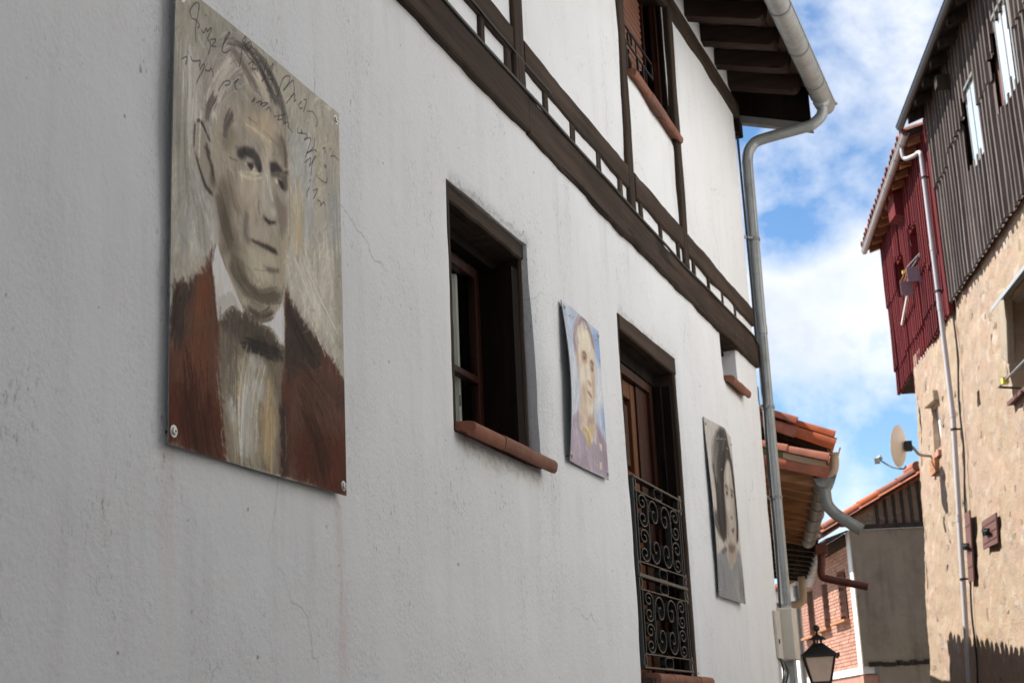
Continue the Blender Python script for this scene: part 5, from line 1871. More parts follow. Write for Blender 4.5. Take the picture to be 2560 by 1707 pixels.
# ================================================================== brick-fronted house closing the view (local x along the brick front, +y = front side)
BA = radians(19.88)
BRICK = thing('brick_house', 'house with a sunlit red brick front and a shaded grey rendered end', 'house', (26.796, 3.309, 0), BA)
def brick_house():
    wins = ((.66, 1.38, 3.37, 4.27), (2.30, 2.86, 3.33, 4.18), (3.74, 4.42, 3.28, 4.19))
    # mortar backing
    xs = sorted({.30, 5.12} | {v for w in wins for v in w[:2]})
    zs = sorted({2.50, 4.63} | {v for w in wins for v in w[2:]})
    mb = MB()
    for a, b in zip(xs[:-1], xs[1:]):
        for c, d in zip(zs[:-1], zs[1:]):
            x, z = (a + b) / 2, (c + d) / 2
            if not any(w[0] < x < w[1] and w[2] < z < w[3] for w in wins):
                mb.box(a, b, -.20, -.012, c, d)
    mb.build('mortar_bed', 'mortar', BRICK)
    # bricks in running bond: the nearest 300 singly, the rest as one part
    unit = MB().box(0, .235, -.10, .0, 0, .052).mesh('brick')
    unit.materials.append(M['brick'])
    ch, pl = .0645, .248
    cells = []
    r = 0
    z = 2.506
    while z + .052 < 4.635:
        x = .305 - (pl / 2 if r % 2 else 0)
        while x < 5.10:
            a, b = max(x, .303), min(x + .235, 5.115)
            segs = [(a, b)]
            for w in wins:
                if z + .045 > w[2] and z + .008 < w[3]:
                    ns = []
                    for (p, q) in segs:
                        if q <= w[0] or p >= w[1]:
                            ns.append((p, q))
                        else:
                            if p < w[0] - .02:
                                ns.append((p, w[0]))
                            if q > w[1] + .02:
                                ns.append((w[1], q))
                    segs = ns
            for (p, q) in segs:
                if q - p > .03:
                    cells.append((p, q, z))
            x += pl
        z += ch
        r += 1
    cells.sort(key=lambda c: c[0])
    rest = MB()
    for k, (p, q, z) in enumerate(cells):
        dy = random.uniform(-.004, .004)
        if k < 300:
            m = Matrix.Translation((p, dy, z)) @ Matrix.Diagonal(((q - p) / .235, 1, 1, 1))
            link('brick', unit, BRICK, mw=m)
        else:
            rest.box(p, q, -.10, dy, z, z + .052)
    o = rest.build('brickwork', 'brick', BRICK)
    o['kind'] = 'stuff'
    for (a, b, c, d) in wins:
        w = thing_part('window', BRICK)
        mb = MB()
        mb.box(a + .04, b - .04, -.165, -.160, c + .05, d - .04)
        mb.build('pane', 'glass_dark', w)
        for (p, q, e, f) in ((a, a + .045, c, d), (b - .045, b, c, d), (a + .046, b - .046, c, c + .05), (a + .046, b - .046, d - .045, d), ((a + b) / 2 - .02, (a + b) / 2 + .02, c + .051, d - .046)):
            mb = MB()
            mb.box(p, q, -.19, -.14, e, f)
            mb.build('frame', 'red_wood', w)
        for k in range(11):
            zz = c + .07 + k * .075
            mb = MB()
            mb.box(a + .05, (a + b) / 2 - .022, -.15, -.13, zz, zz + .058)
            mb.build('shutter_slat', 'zinc_dull', w)
        mb = MB()
        mb.box(a - .04, b + .44, -.02, .11, c - .045, c - .004)
        mb.build('sill', 'raw_wood', BRICK)
    # white quoin strip, base band and the storey below
    mb = MB()
    mb.box(.012, .298, -.2, .006, 2.372, 4.86)
    mb.build('corner_band', 'trim', BRICK)
    mb = MB()
    mb.box(.30, 5.12, -.2, .010, 2.372, 2.495)
    mb.build('base_band', 'trim', BRICK)
    mb = MB()
    mb.box(.03, 5.12, -.25, -.02, 0, 2.368)
    mb.build('lower_wall', 'brick', BRICK)
    mb = MB()
    mb.box(-.012, .20, -.26, .010, 2.0, 2.34)
    mb.build('brick_pier', 'brick', BRICK)
    # boxed eave above the brick
    mb = MB()
    mb.box(.30, 5.2, -.2, .03, 4.64, 4.84)
    mb.build('frieze_board', 'soffit', BRICK)
    mb = MB()
    mb.hexa([(-.02, .025, 4.845), (5.3, .025, 4.845), (5.3, .44, 4.70), (-.02, .44, 4.70), (-.02, .025, 4.87), (5.3, .025, 4.87), (5.3, .44, 4.73), (-.02, .44, 4.73)])
    mb.build('soffit', 'soffit', BRICK)
    # grey rendered end
    mb = MB()
    mb.box(-.03, .01, -6.0, -.004, 2.50, 4.86)
    mb.box(.011, .25, -6.0, -.27, 2.5, 4.86)
    mb.build('end_wall', 'grey_render', BRICK)
    mb = MB()
    mb.box(-.045, .01, -6.0, -.262, .0, 2.498)
    mb.build('end_wall_base', 'grey_render', BRICK)
    mb = MB()
    for k in range(30):
        y = -.1 - k * .12
        mb.box(-.055, -.032, y - .11, y, 2.49 + random.uniform(-.02, .0), 2.56 + random.uniform(-.02, .02))
    mb.build('damp_ledge', 'old_wood', BRICK)
    # timber-framed gable above it: tie beam, studs and brick-rubble infill
    rz = lambda y: 5.06 - (y * .535)                 # underside of the roof along the gable (y negative to the right)
    mb = MB()
    mb.box(-.07, .02, -6.0, .0, 4.868, 4.945)
    mb.build('tie_beam', 'old_wood', BRICK)
    mb = MB()
    mb.hexa([(.0, -6, 4.947), (.2, -6, 4.947), (.2, .1, 4.947), (.0, .1, 4.947), (.0, -6, rz(-6)), (.2, -6, rz(-6)), (.2, .1, rz(.1) - .04), (.0, .1, rz(.1) - .04)])
    mb.build('gable_infill', 'rubble', BRICK)
    for k in range(14):
        y = -.50 - k * .155
        mb = MB()
        mb.box(-.05, .0, y - .05, y, 4.947, rz(y) - .02)
        mb.build('gable_stud', 'old_wood', BRICK)
    # a few rubble bricks showing between the studs
    for k in range(26):
        y, z = -.18 - random.random() * 1.1, 4.98
        z = 4.98 + random.random() * max(.05, rz(y) - 5.10)
        mb = MB()
        mb.box(-.022, .01, y - .07, y, z, z + .045)
        mb.build('infill_brick', 'stone', BRICK)
    mb = MB()
    mb.hexa([(-.10, -6, rz(-6)), (5.3, -6, rz(-6)), (5.3, .48, rz(.48) - .015), (-.10, .48, rz(.48) - .015), (-.10, -6, rz(-6) + .05), (5.3, -6, rz(-6) + .05), (5.3, .48, rz(.48) + .03), (-.10, .48, rz(.48) + .03)])
    mb.build('roof_deck', 'old_wood', BRICK)
    # barrel tiles: verge, and the first rows behind it
    up = Vector((0, -1, .535))
    step = .36
    for row in range(0, 9):
        y = .50 - row * step
        z = rz(y) + .045
        for col in range(0, 6):
            x = -.06 + col * .24
            put_tile(T_COVER if (row * 5 + col * 3) % 4 else T_COVER_OLD, BRICK, (x, y, z + .055), up, scale=1.05)
            put_tile(T_CHAN_OLD, BRICK, (x + .12, y - .02, z + .045), up, name='channel_tile')
            if col == 0:
                put_tile(T_COVER, BRICK, (x - .05, y, z - .055), up, roll=-.45, scale=1.0)
    for col in range(6, 22):
        x = -.06 + col * .24
        put_tile(T_COVER_OLD, BRICK, (x, .50, rz(.5) + .10), up)
    mb = MB()
    mb.extrude_profile(gutter_profile(.06), (.4, .54, 4.78), (5.3, .54, 4.76), out=(0, 1, 0))
    mb.build('gutter', 'zinc', BRICK, smooth=True)
    mb = MB()
    mb.tube([(-.15, -1.30, rz(-1.3) + .18), (.5, -1.30, rz(-1.3) + .20)], .09, 10)
    mb.build('ridge_tile', 'old_tile', BRICK)
brick_house()

# ================================================================== white rendered house beyond the brick front
FARW = thing('white_house', 'sunlit white rendered house past the brick front, thin grey pipe on its corner', 'house', tuple(Matrix.Rotation(BA, 4, 'Z') @ Vector((5.22, -.02, 0)) + Vector((26.796, 3.309, 0))), BA)
def white_house():
    mb = MB()
    mb.box(.12, 5.0, -4.0, .05, 0, 4.5)
    mb.build('wall', 'plaster_far', FARW)
    mb = MB()
    mb.hexa([(.0, .35, 4.45), (5.1, .35, 4.45), (5.1, -4.2, 5.6), (.0, -4.2, 5.6), (.0, .35, 4.52), (5.1, .35, 4.52), (5.1, -4.2, 5.67), (.0, -4.2, 5.67)])
    mb.build('roof', 'old_tile', FARW)
    mb = MB()
    mb.tube([(.04, .08, 0), (.04, .08, 4.4)], .05, 10)
    mb.build('downpipe', 'zinc_dull', FARW, smooth=True)
white_house()

# ================================================================== street lantern on a wall bracket
def lantern():
    t = thing('street_lantern', 'old iron street lantern with pinkish frosted panes and a ball finial', 'street lamp', (15.33, 2.315, 1.93), TA)
    # bottom plate z=.02, panes taper outwards upwards to z=.30
    zb, zt, rb, rt = .05, .305, .092, .152
    c = lambda r, z: [(-r, -r, z), (r, -r, z), (r, r, z), (-r, r, z)]
    B_, T_ = c(rb, zb), c(rt, zt)
    for k in range(4):
        k2 = (k + 1) % 4
        mb = MB()
        ins = lambda p: Vector((p[0] * .97, p[1] * .97, p[2]))
        a, b, d, e = ins(B_[k]), ins(B_[k2]), ins(T_[k2]), ins(T_[k])
        off = (Vector((0, 0, zb)) - (a + b) / 2)
        off.z = 0
        off = off.normalized() * .005
        mb.hexa([a, b, b + off, a + off, e, d, d + off, e + off])
        mb.build('pane', 'frost', t)
        mb = MB()
        mb.bar(B_[k], T_[k], .016, .016)
        mb.build('corner_bar', 'iron', t)
        mb = MB()
        mb.bar(B_[k], B_[k2], .014, .018)
        mb.bar(T_[k], T_[k2], .014, .020)
        mb.build('rim_bar', 'iron', t)
    # roof: overhanging brim, pyramid, vented neck, cap and ball
    mb = MB()
    R0, R1 = c(.185, .305), c(.185, .318)
    mb.hexa(R0 + R1)
    mb.hexa(c(.178, .3185) + c(.048, .435))
    for k in range(4):
        q = c(.187, .30)[k]
        mb.box(q[0] - .012, q[0] + .012, q[1] - .012, q[1] + .012, .285, .33)
    mb.build('roof', 'iron', t, bevel=.003)
    mb = MB()
    for k in range(8):
        a = 2 * pi * k / 8
        mb.tube([(.04 * cos(a), .04 * sin(a), .434), (.04 * cos(a), .04 * sin(a), .468)], .006, 6)
    mb.build('vent_bars', 'iron', t)
    mb = MB()
    mb.hexa(c(.088, .468) + c(.085, .475))
    mb.hexa(c(.080, .4755) + c(.012, .525))
    mb.revolve([(.010, .524), (.014, .535), (.010, .55)], (0, 0, 0), 10)
    mb.build('cap', 'iron', t)
    mb = MB()
    mb.revolve([(.034 * sin(pi * k / 10), .583 - .034 * cos(pi * k / 10)) for k in range(11)], (0, 0, 0), 14)
    mb.build('finial', 'iron', t, smooth=True)
    mb = MB()
    mb.hexa(c(.10, .028) + c(.10, .042))
    mb.revolve([(.03, -.06), (.045, -.02), (.03, .0), (.06, .027)], (0, 0, 0), 12)
    mb.build('base', 'iron', t)
    mb = MB()
    mb.tube(sweep_pts([(0, 0, -.05), (0, .05, -.14), (0, .25, -.20), (0, .63, -.15)], 5), .016, 8)
    mb.tube(sweep_pts([(0, .2, -.19), (0, .35, -.32), (0, .63, -.45)], 5), .012, 8)
    mb.box(-.05, .05, .60, .64, -.52, -.08)
    mb.build('bracket', 'iron', t)
lantern()

# painted shapes of the three portraits, in panel coordinates (0..1)
MAN=[('P',(148,145,134),8,[(0.006,0.958),(0.148,1.011),(0.405,1.002),(0.503,0.848),(0.139,0.66),(0.021,0.518)]),('P',(170,166,156),10,[(0.01,0.845),(0.159,0.897),(0.162,0.743),(0.104,0.703),(0.092,0.573),(0.017,0.411),(0.003,0.805)]),('P',(159,158,151),10,[(0.019,0.589),(0.107,0.614),(0.209,0.567),(0.228,0.46),(0.018,0.39)]),('P',(175,172,164),8,[(0.06,0.546),(0.175,0.566),(0.228,0.497),(0.246,0.439),(0.17,0.425),(0.08,0.426)]),('P',(175,166,147),12,[(0.635,0.741),(0.709,0.74),(0.727,0.549),(0.632,0.527)]),('P',(170,170,166),10,[(0.636,0.846),(0.8,0.886),(0.814,0.569),(0.727,0.549),(0.646,0.765)]),('P',(166,160,145),10,[(0.823,0.902),(0.99,0.97),(0.998,0.863),(0.886,0.7),(0.829,0.686)]),('P',(158,160,158),8,[(0.899,0.747),(0.996,0.817),(0.999,0.611),(0.905,0.589)]),('P',(178,174,161),10,[(0.617,0.563),(1.008,0.656),(1.02,0.347),(0.844,0.375),(0.69,0.404),(0.616,0.459)]),('P',(150,146,133),8,[(0.945,0.596),(1.012,0.612),(1.02,0.347),(0.924,0.356)]),('P',(142,138,130),6,[(0.121,0.876),(0.172,0.913),(0.22,0.937),(0.283,0.96),(0.348,0.974),(0.424,0.976),(0.494,0.97),(0.544,0.944),(0.585,0.919),(0.616,0.887),(0.605,0.854),(0.564,0.866),(0.503,0.873),(0.425,0.864),(0.33,0.851),(0.258,0.812),(0.214,0.759),(0.197,0.723),(0.163,0.72),(0.145,0.761),(0.135,0.819)]),('P',(163,158,147),7,[(0.16,0.85),(0.238,0.912),(0.292,0.91),(0.284,0.852),(0.24,0.806),(0.205,0.764),(0.17,0.784)]),('P',(172,165,152),7,[(0.367,0.919),(0.444,0.937),(0.503,0.906),(0.493,0.87),(0.405,0.862),(0.348,0.881)]),('P',(103,98,93),6,[(0.255,0.946),(0.348,0.974),(0.434,0.975),(0.464,0.964),(0.405,0.94),(0.367,0.956),(0.31,0.949)]),('P',(99,94,90),5,[(0.274,0.904),(0.339,0.914),(0.348,0.893),(0.293,0.879)]),('L',(69,66,63),3,[(0.22,0.937),(0.283,0.962),(0.367,0.976),(0.444,0.974)]),('L',(77,72,70),3,[(0.444,0.974),(0.504,0.961),(0.544,0.936),(0.595,0.906),(0.618,0.879)]),('L',(88,84,79),3,[(0.367,0.968),(0.405,0.94),(0.454,0.907),(0.493,0.886)]),('L',(84,80,76),3,[(0.395,0.962),(0.444,0.945),(0.503,0.923)]),('L',(183,178,167),3,[(0.16,0.85),(0.203,0.888),(0.256,0.918)]),('L',(188,182,170),3,[(0.196,0.777),(0.222,0.816),(0.284,0.86)]),('L',(190,184,173),3,[(0.223,0.762),(0.249,0.801),(0.312,0.845),(0.367,0.879)]),('L',(87,82,78),3,[(0.171,0.731),(0.179,0.756),(0.205,0.787)]),('P',(155,146,132),5,[(0.214,0.744),(0.249,0.793),(0.312,0.837),(0.405,0.862),(0.503,0.873),(0.574,0.87),(0.61,0.847),(0.62,0.791),(0.627,0.759),(0.64,0.7),(0.634,0.637),(0.635,0.588),(0.628,0.526),(0.601,0.491),(0.371,0.343),(0.29,0.4),(0.25,0.44),(0.227,0.534),(0.213,0.587),(0.203,0.641),(0.207,0.699)]),('P',(157,148,130),5,[(0.239,0.482),(0.649,0.579),(0.622,0.523),(0.606,0.457),(0.574,0.402),(0.523,0.352),(0.464,0.336),(0.397,0.342),(0.34,0.366),(0.285,0.408),(0.253,0.447)]),('D',(119,109,98),10,[(0.214,0.576),(0.247,0.623),(0.277,0.618),(0.298,0.583),(0.308,0.532),(0.35,0.465),(0.25,0.442),(0.234,0.513)]),('D',(130,121,108),9,[(0.236,0.71),(0.285,0.76),(0.321,0.742),(0.296,0.697),(0.251,0.684)]),('D',(180,165,143),12,[(0.368,0.798),(0.498,0.843),(0.566,0.826),(0.532,0.785),(0.443,0.776),(0.389,0.773)]),('D',(184,174,156),8,[(0.481,0.771),(0.526,0.781),(0.531,0.741),(0.498,0.714),(0.487,0.745)]),('D',(181,172,155),10,[(0.327,0.658),(0.443,0.681),(0.454,0.645),(0.401,0.598),(0.359,0.596),(0.328,0.623)]),('D',(174,163,146),8,[(0.401,0.598),(0.443,0.625),(0.443,0.591),(0.39,0.541),(0.391,0.519),(0.37,0.547)]),('D',(170,164,153),6,[(0.476,0.703),(0.514,0.714),(0.525,0.676),(0.536,0.633),(0.52,0.602),(0.465,0.592),(0.454,0.621),(0.465,0.66)]),('D',(188,182,170),5,[(0.514,0.618),(0.548,0.622),(0.553,0.606),(0.525,0.596)]),('D',(129,119,109),7,[(0.542,0.662),(0.587,0.646),(0.634,0.67),(0.633,0.6),(0.587,0.555),(0.57,0.596),(0.553,0.626)]),('D',(162,154,142),7,[(0.571,0.674),(0.628,0.684),(0.634,0.658),(0.587,0.644)]),('D',(136,127,114),7,[(0.554,0.811),(0.612,0.809),(0.617,0.756),(0.588,0.748),(0.554,0.771)]),('D',(169,160,145),7,[(0.401,0.559),(0.497,0.565),(0.519,0.539),(0.476,0.529),(0.412,0.522)]),('D',(118,111,102),6,[(0.369,0.573),(0.396,0.571),(0.385,0.52),(0.412,0.514),(0.391,0.498),(0.36,0.512)]),('D',(171,164,146),6,[(0.386,0.493),(0.524,0.509),(0.565,0.489),(0.524,0.444),(0.444,0.435),(0.387,0.457)]),('D',(111,104,91),7,[(0.302,0.473),(0.368,0.449),(0.387,0.407),(0.464,0.407),(0.585,0.436),(0.564,0.404),(0.464,0.383),(0.368,0.375),(0.294,0.414)]),('D',(137,130,115),6,[(0.387,0.372),(0.544,0.404),(0.523,0.363),(0.464,0.344),(0.406,0.348)]),('D',(149,142,127),4,[(0.474,0.393),(0.564,0.408),(0.543,0.387),(0.493,0.377)]),('D',(149,142,130),3,[(0.106,0.703),(0.121,0.717),(0.142,0.718),(0.176,0.69),(0.2,0.659),(0.212,0.625),(0.21,0.59),(0.194,0.569),(0.162,0.577),(0.128,0.616),(0.106,0.651)]),('D',(106,99,90),5,[(0.149,0.666),(0.178,0.668),(0.203,0.628),(0.213,0.605),(0.204,0.582),(0.18,0.592),(0.188,0.628)]),('L',(79,76,73),3,[(0.104,0.65),(0.106,0.7),(0.121,0.716),(0.142,0.716),(0.168,0.695),(0.181,0.684)]),('L',(87,84,80),2.5,[(0.108,0.644),(0.128,0.612),(0.162,0.577),(0.194,0.567)]),('L',(65,62,61),4,[(0.156,0.666),(0.173,0.662),(0.183,0.658)]),('D',(58,56,56),4,[(0.319,0.693),(0.322,0.711),(0.368,0.729),(0.416,0.74),(0.443,0.732),(0.468,0.714),(0.465,0.7),(0.443,0.69),(0.422,0.702),(0.39,0.706),(0.348,0.69)]),('L',(63,60,59),3,[(0.286,0.678),(0.307,0.678),(0.327,0.681)]),('D',(158,152,142),3,[(0.368,0.705),(0.411,0.714),(0.421,0.708),(0.384,0.7)]),('D',(48,46,48),2.5,[(0.382,0.695),(0.411,0.703),(0.416,0.691),(0.4,0.682),(0.384,0.687)]),('D',(204,200,192),1.5,[(0.411,0.692),(0.422,0.695),(0.419,0.683),(0.411,0.683)]),('D',(198,194,186),1.5,[(0.369,0.69),(0.38,0.691),(0.379,0.685),(0.371,0.685)]),('D',(54,52,52),3,[(0.438,0.706),(0.468,0.712),(0.462,0.695),(0.443,0.687)]),('D',(61,58,57),4,[(0.52,0.727),(0.554,0.737),(0.594,0.729),(0.632,0.741),(0.635,0.731),(0.588,0.72),(0.526,0.701)]),('D',(90,84,79),4,[(0.52,0.699),(0.629,0.729),(0.634,0.691),(0.605,0.683),(0.582,0.705),(0.531,0.695)]),('D',(46,44,46),2.5,[(0.565,0.695),(0.588,0.702),(0.611,0.682),(0.582,0.679)]),('D',(193,188,177),2,[(0.545,0.692),(0.562,0.697),(0.568,0.685),(0.554,0.683)]),('D',(59,56,55),3,[(0.465,0.588),(0.492,0.59),(0.52,0.584),(0.559,0.591),(0.547,0.582),(0.519,0.575),(0.487,0.578)]),('L',(88,82,77),4,[(0.451,0.618),(0.446,0.601),(0.457,0.588)]),('D',(64,59,56),3,[(0.401,0.516),(0.443,0.523),(0.497,0.525),(0.553,0.524),(0.569,0.513),(0.541,0.511),(0.486,0.514),(0.422,0.514)]),('L',(94,87,80),3,[(0.57,0.603),(0.581,0.576),(0.592,0.556)]),('L',(98,91,82),3,[(0.381,0.801),(0.41,0.802),(0.437,0.801)]),('L',(107,99,89),3,[(0.4,0.776),(0.437,0.774),(0.465,0.771)]),('L',(109,101,91),3,[(0.515,0.79),(0.554,0.787),(0.589,0.788)]),('L',(109,101,91),2.5,[(0.465,0.761),(0.484,0.749),(0.492,0.735)]),('L',(93,86,79),3,[(0.616,0.879),(0.613,0.84),(0.618,0.794),(0.632,0.739),(0.637,0.694),(0.638,0.636),(0.633,0.566)]),('L',(84,78,71),3.5,[(0.239,0.466),(0.276,0.417),(0.331,0.372),(0.397,0.342),(0.464,0.336),(0.513,0.346),(0.564,0.379),(0.6,0.452)]),('L',(119,110,97),3,[(0.425,0.45),(0.484,0.459),(0.524,0.476)]),('D',(96,90,81),4,[(0.474,0.473),(0.524,0.474),(0.575,0.483),(0.57,0.474),(0.514,0.462)]),('P',(86,56,45),2.5,[(0.221,0.464),(0.206,0.428),(0.211,0.373),(0.224,0.327),(0.235,0.285),(0.251,0.213),(0.267,0.121),(0.291,-0.002),(-0.012,-0.0),(0.004,0.198),(0.011,0.334),(0.087,0.348),(0.153,0.39),(0.191,0.432)]),('P',(71,62,57),7,[(0.009,0.331),(0.092,0.347),(0.154,0.383),(0.13,0.326),(0.065,0.281),(0.01,0.249)]),('P',(87,70,59),9,[(0.033,0.274),(0.181,0.326),(0.225,0.283),(0.157,0.248),(0.027,0.203)]),('P',(80,49,39),14,[(0.007,0.119),(0.184,0.166),(0.254,0.104),(0.273,0.006),(-0.004,0.002)]),('P',(106,71,52),10,[(0.154,0.379),(0.197,0.389),(0.198,0.307),(0.14,0.266),(0.122,0.306)]),('P',(111,100,87),3,[(0.233,0.292),(0.313,0.341),(0.387,0.341),(0.454,0.33),(0.523,0.328),(0.599,0.306),(0.593,0.194),(0.561,0.002),(0.295,0.0),(0.267,0.143),(0.248,0.213)]),('P',(81,74,67),6,[(0.238,0.292),(0.313,0.339),(0.387,0.333),(0.523,0.324),(0.594,0.301),(0.503,0.281),(0.369,0.264),(0.278,0.278)]),('P',(68,62,58),5,[(0.36,0.27),(0.445,0.297),(0.583,0.303),(0.583,0.271),(0.523,0.268),(0.426,0.267)]),('P',(147,138,118),9,[(0.27,0.195),(0.351,0.246),(0.464,0.25),(0.523,0.221),(0.567,0.17),(0.556,0.018),(0.308,0.007),(0.285,0.109)]),('P',(165,146,115),8,[(0.333,0.183),(0.426,0.183),(0.445,0.148),(0.389,0.124),(0.352,0.119)]),('P',(157,138,111),8,[(0.464,0.135),(0.562,0.158),(0.557,0.091),(0.483,0.081)]),('P',(178,176,170),6,[(0.388,0.241),(0.464,0.25),(0.503,0.23),(0.426,0.221)]),('P',(170,170,168),6,[(0.28,0.145),(0.315,0.15),(0.343,0.095),(0.307,0.083)]),('P',(168,166,162),7,[(0.352,0.053),(0.436,0.071),(0.445,0.035),(0.353,0.023)]),('P',(175,172,165),5,[(0.416,0.196),(0.483,0.203),(0.503,0.156),(0.464,0.151)]),('P',(80,54,44),2.5,[(0.608,0.449),(0.658,0.41),(0.732,0.384),(0.798,0.359),(0.958,0.312),(1.017,0.281),(1.013,-0.002),(0.566,0.002),(0.588,0.193),(0.599,0.306),(0.6,0.415)]),('P',(64,57,53),8,[(0.616,0.431),(0.689,0.396),(0.843,0.341),(0.818,0.279),(0.624,0.23),(0.604,0.315)]),('P',(75,58,51),10,[(0.73,0.264),(1.004,0.271),(1.014,0.216),(0.728,0.174)]),('P',(80,49,39),12,[(0.674,0.107),(1.011,0.152),(1.011,-0.001),(0.672,0.005)]),('P',(65,54,50),6,[(0.577,0.172),(0.623,0.179),(0.621,0.007),(0.571,0.005)]),('L',(58,50,46),5,[(0.729,0.235),(0.782,0.162),(0.824,0.086)]),('D',(205,203,198),2,[(0.228,0.466),(0.262,0.43),(0.303,0.396),(0.378,0.335),(0.309,0.344),(0.232,0.293),(0.217,0.34),(0.208,0.417)]),('D',(176,174,168),3,[(0.228,0.346),(0.304,0.374),(0.35,0.345),(0.309,0.343),(0.233,0.297)]),('D',(205,203,198),2,[(0.593,0.418),(0.596,0.303),(0.528,0.333),(0.474,0.33),(0.543,0.363),(0.574,0.394)]),('L',(60,56,52),2.5,[(0.233,0.293),(0.309,0.341),(0.373,0.334)]),('L',(60,56,52),2.5,[(0.474,0.328),(0.528,0.331),(0.594,0.304)]),('L',(58,50,46),3,[(0.221,0.462),(0.203,0.405),(0.215,0.336),(0.232,0.284),(0.248,0.213)]),('L',(205,200,193),2.5,[(0.234,0.181),(0.247,0.14),(0.259,0.087)]),('L',(196,192,185),2.5,[(0.259,0.062),(0.268,0.027)]),('L',(185,178,169),3,[(0.273,0.013),(0.304,0.001)]),('L',(159,148,139),2,[(0.607,0.141),(0.612,0.11),(0.614,0.079),(0.611,0.04)]),('L',(200,195,187),2.5,[(0.556,0.003),(0.581,0.003)]),('L',(200,195,187),2.5,[(0.616,0.002),(0.652,0.002)]),('L',(149,140,133),1.6,[(0.689,0.347),(0.765,0.373)]),('L',(149,140,133),1.6,[(0.763,0.269),(0.842,0.295)]),('S',(69,66,63),(16,0.004),[(0.104,0.65),(0.106,0.696),(0.123,0.716),(0.146,0.712),(0.179,0.687)]),('S',(79,74,70),(14,0.004),[(0.108,0.644),(0.132,0.61),(0.165,0.578),(0.196,0.568)]),('S',(82,78,73),(14,0.008),[(0.164,0.675),(0.177,0.649),(0.199,0.629),(0.204,0.596)]),('S',(156,151,143),(70,0.027),[(0.161,0.812),(0.177,0.864),(0.238,0.924),(0.31,0.961),(0.395,0.974)]),('S',(97,92,87),(48,0.019),[(0.238,0.94),(0.329,0.965),(0.424,0.974),(0.504,0.961),(0.564,0.934),(0.611,0.885)]),('S',(182,176,165),(70,0.032),[(0.188,0.743),(0.196,0.792),(0.239,0.853),(0.311,0.909)]),('S',(165,158,147),(40,0.027),[(0.257,0.827),(0.302,0.886),(0.367,0.936),(0.424,0.955)]),('S',(114,108,101),(36,0.025),[(0.283,0.939),(0.348,0.921),(0.405,0.899),(0.444,0.879)]),('S',(77,72,68),(26,0.015),[(0.367,0.972),(0.444,0.953),(0.503,0.923),(0.544,0.894)]),('S',(182,173,157),(24,0.021),[(0.405,0.928),(0.464,0.91),(0.503,0.881)]),('S',(102,96,91),(24,0.013),[(0.163,0.728),(0.175,0.762),(0.2,0.793)]),('S',(91,86,82),(20,0.011),[(0.259,0.718),(0.267,0.752),(0.294,0.784)]),('S',(98,92,87),(26,0.013),[(0.503,0.906),(0.544,0.902),(0.595,0.897),(0.611,0.856)]),('S',(183,180,173),(40,0.038),[(0.083,0.871),(0.078,0.755),(0.073,0.642)]),('S',(141,138,128),(40,0.043),[(0.042,0.875),(0.039,0.705),(0.053,0.526)]),('S',(149,146,138),(30,0.028),[(0.108,0.559),(0.143,0.513),(0.161,0.445)]),('S',(186,182,169),(50,0.059),[(0.692,0.556),(0.79,0.475),(0.937,0.393)]),('S',(149,148,141),(40,0.038),[(0.927,0.888),(0.922,0.753),(0.94,0.601)]),('S',(175,161,135),(24,0.019),[(0.688,0.751),(0.708,0.655),(0.695,0.545)]),('S',(62,54,50),(50,0.029),[(0.056,0.322),(0.041,0.265),(0.027,0.21)]),('S',(98,67,52),(50,0.059),[(0.172,0.346),(0.157,0.233),(0.143,0.123)]),('S',(65,44,37),(60,0.078),[(0.1,0.187),(0.128,0.086),(0.163,0.003)]),('S',(60,52,48),(50,0.033),[(0.626,0.408),(0.689,0.347),(0.786,0.306)]),('S',(92,69,57),(40,0.059),[(0.687,0.265),(0.817,0.229),(0.929,0.162)]),('S',(61,44,38),(40,0.059),[(0.728,0.174),(0.792,0.102),(0.834,0.027)]),('S',(60,56,52),(50,0.024),[(0.369,0.268),(0.464,0.274),(0.573,0.273)]),('S',(165,156,136),(50,0.059),[(0.351,0.223),(0.388,0.162),(0.426,0.018)]),('S',(166,146,113),(30,0.039),[(0.522,0.202),(0.512,0.123),(0.502,0.027)]),('S',(182,182,178),(30,0.049),[(0.426,0.244),(0.389,0.143),(0.389,0.032)]),('S',(104,98,89),(30,0.039),[(0.304,0.305),(0.297,0.221),(0.289,0.146)]),('S',(97,89,79),(60,0.018),[(0.238,0.578),(0.263,0.531),(0.299,0.476)]),('S',(136,125,109),(40,0.016),[(0.287,0.644),(0.302,0.605),(0.339,0.561)]),('S',(188,178,160),(30,0.016),[(0.338,0.656),(0.39,0.662),(0.443,0.676)]),('S',(185,173,152),(30,0.021),[(0.389,0.784),(0.454,0.788),(0.509,0.786)]),('S',(115,105,94),(30,0.012),[(0.589,0.814),(0.612,0.781),(0.617,0.747)]),('S',(193,186,171),(16,0.006),[(0.498,0.705),(0.509,0.671),(0.525,0.639)]),('S',(95,88,77),(40,0.024),[(0.312,0.452),(0.368,0.41),(0.464,0.395),(0.564,0.42)]),('S',(92,86,77),(30,0.016),[(0.387,0.352),(0.464,0.348),(0.523,0.367)])]
MAN_INK=(50,48,50)
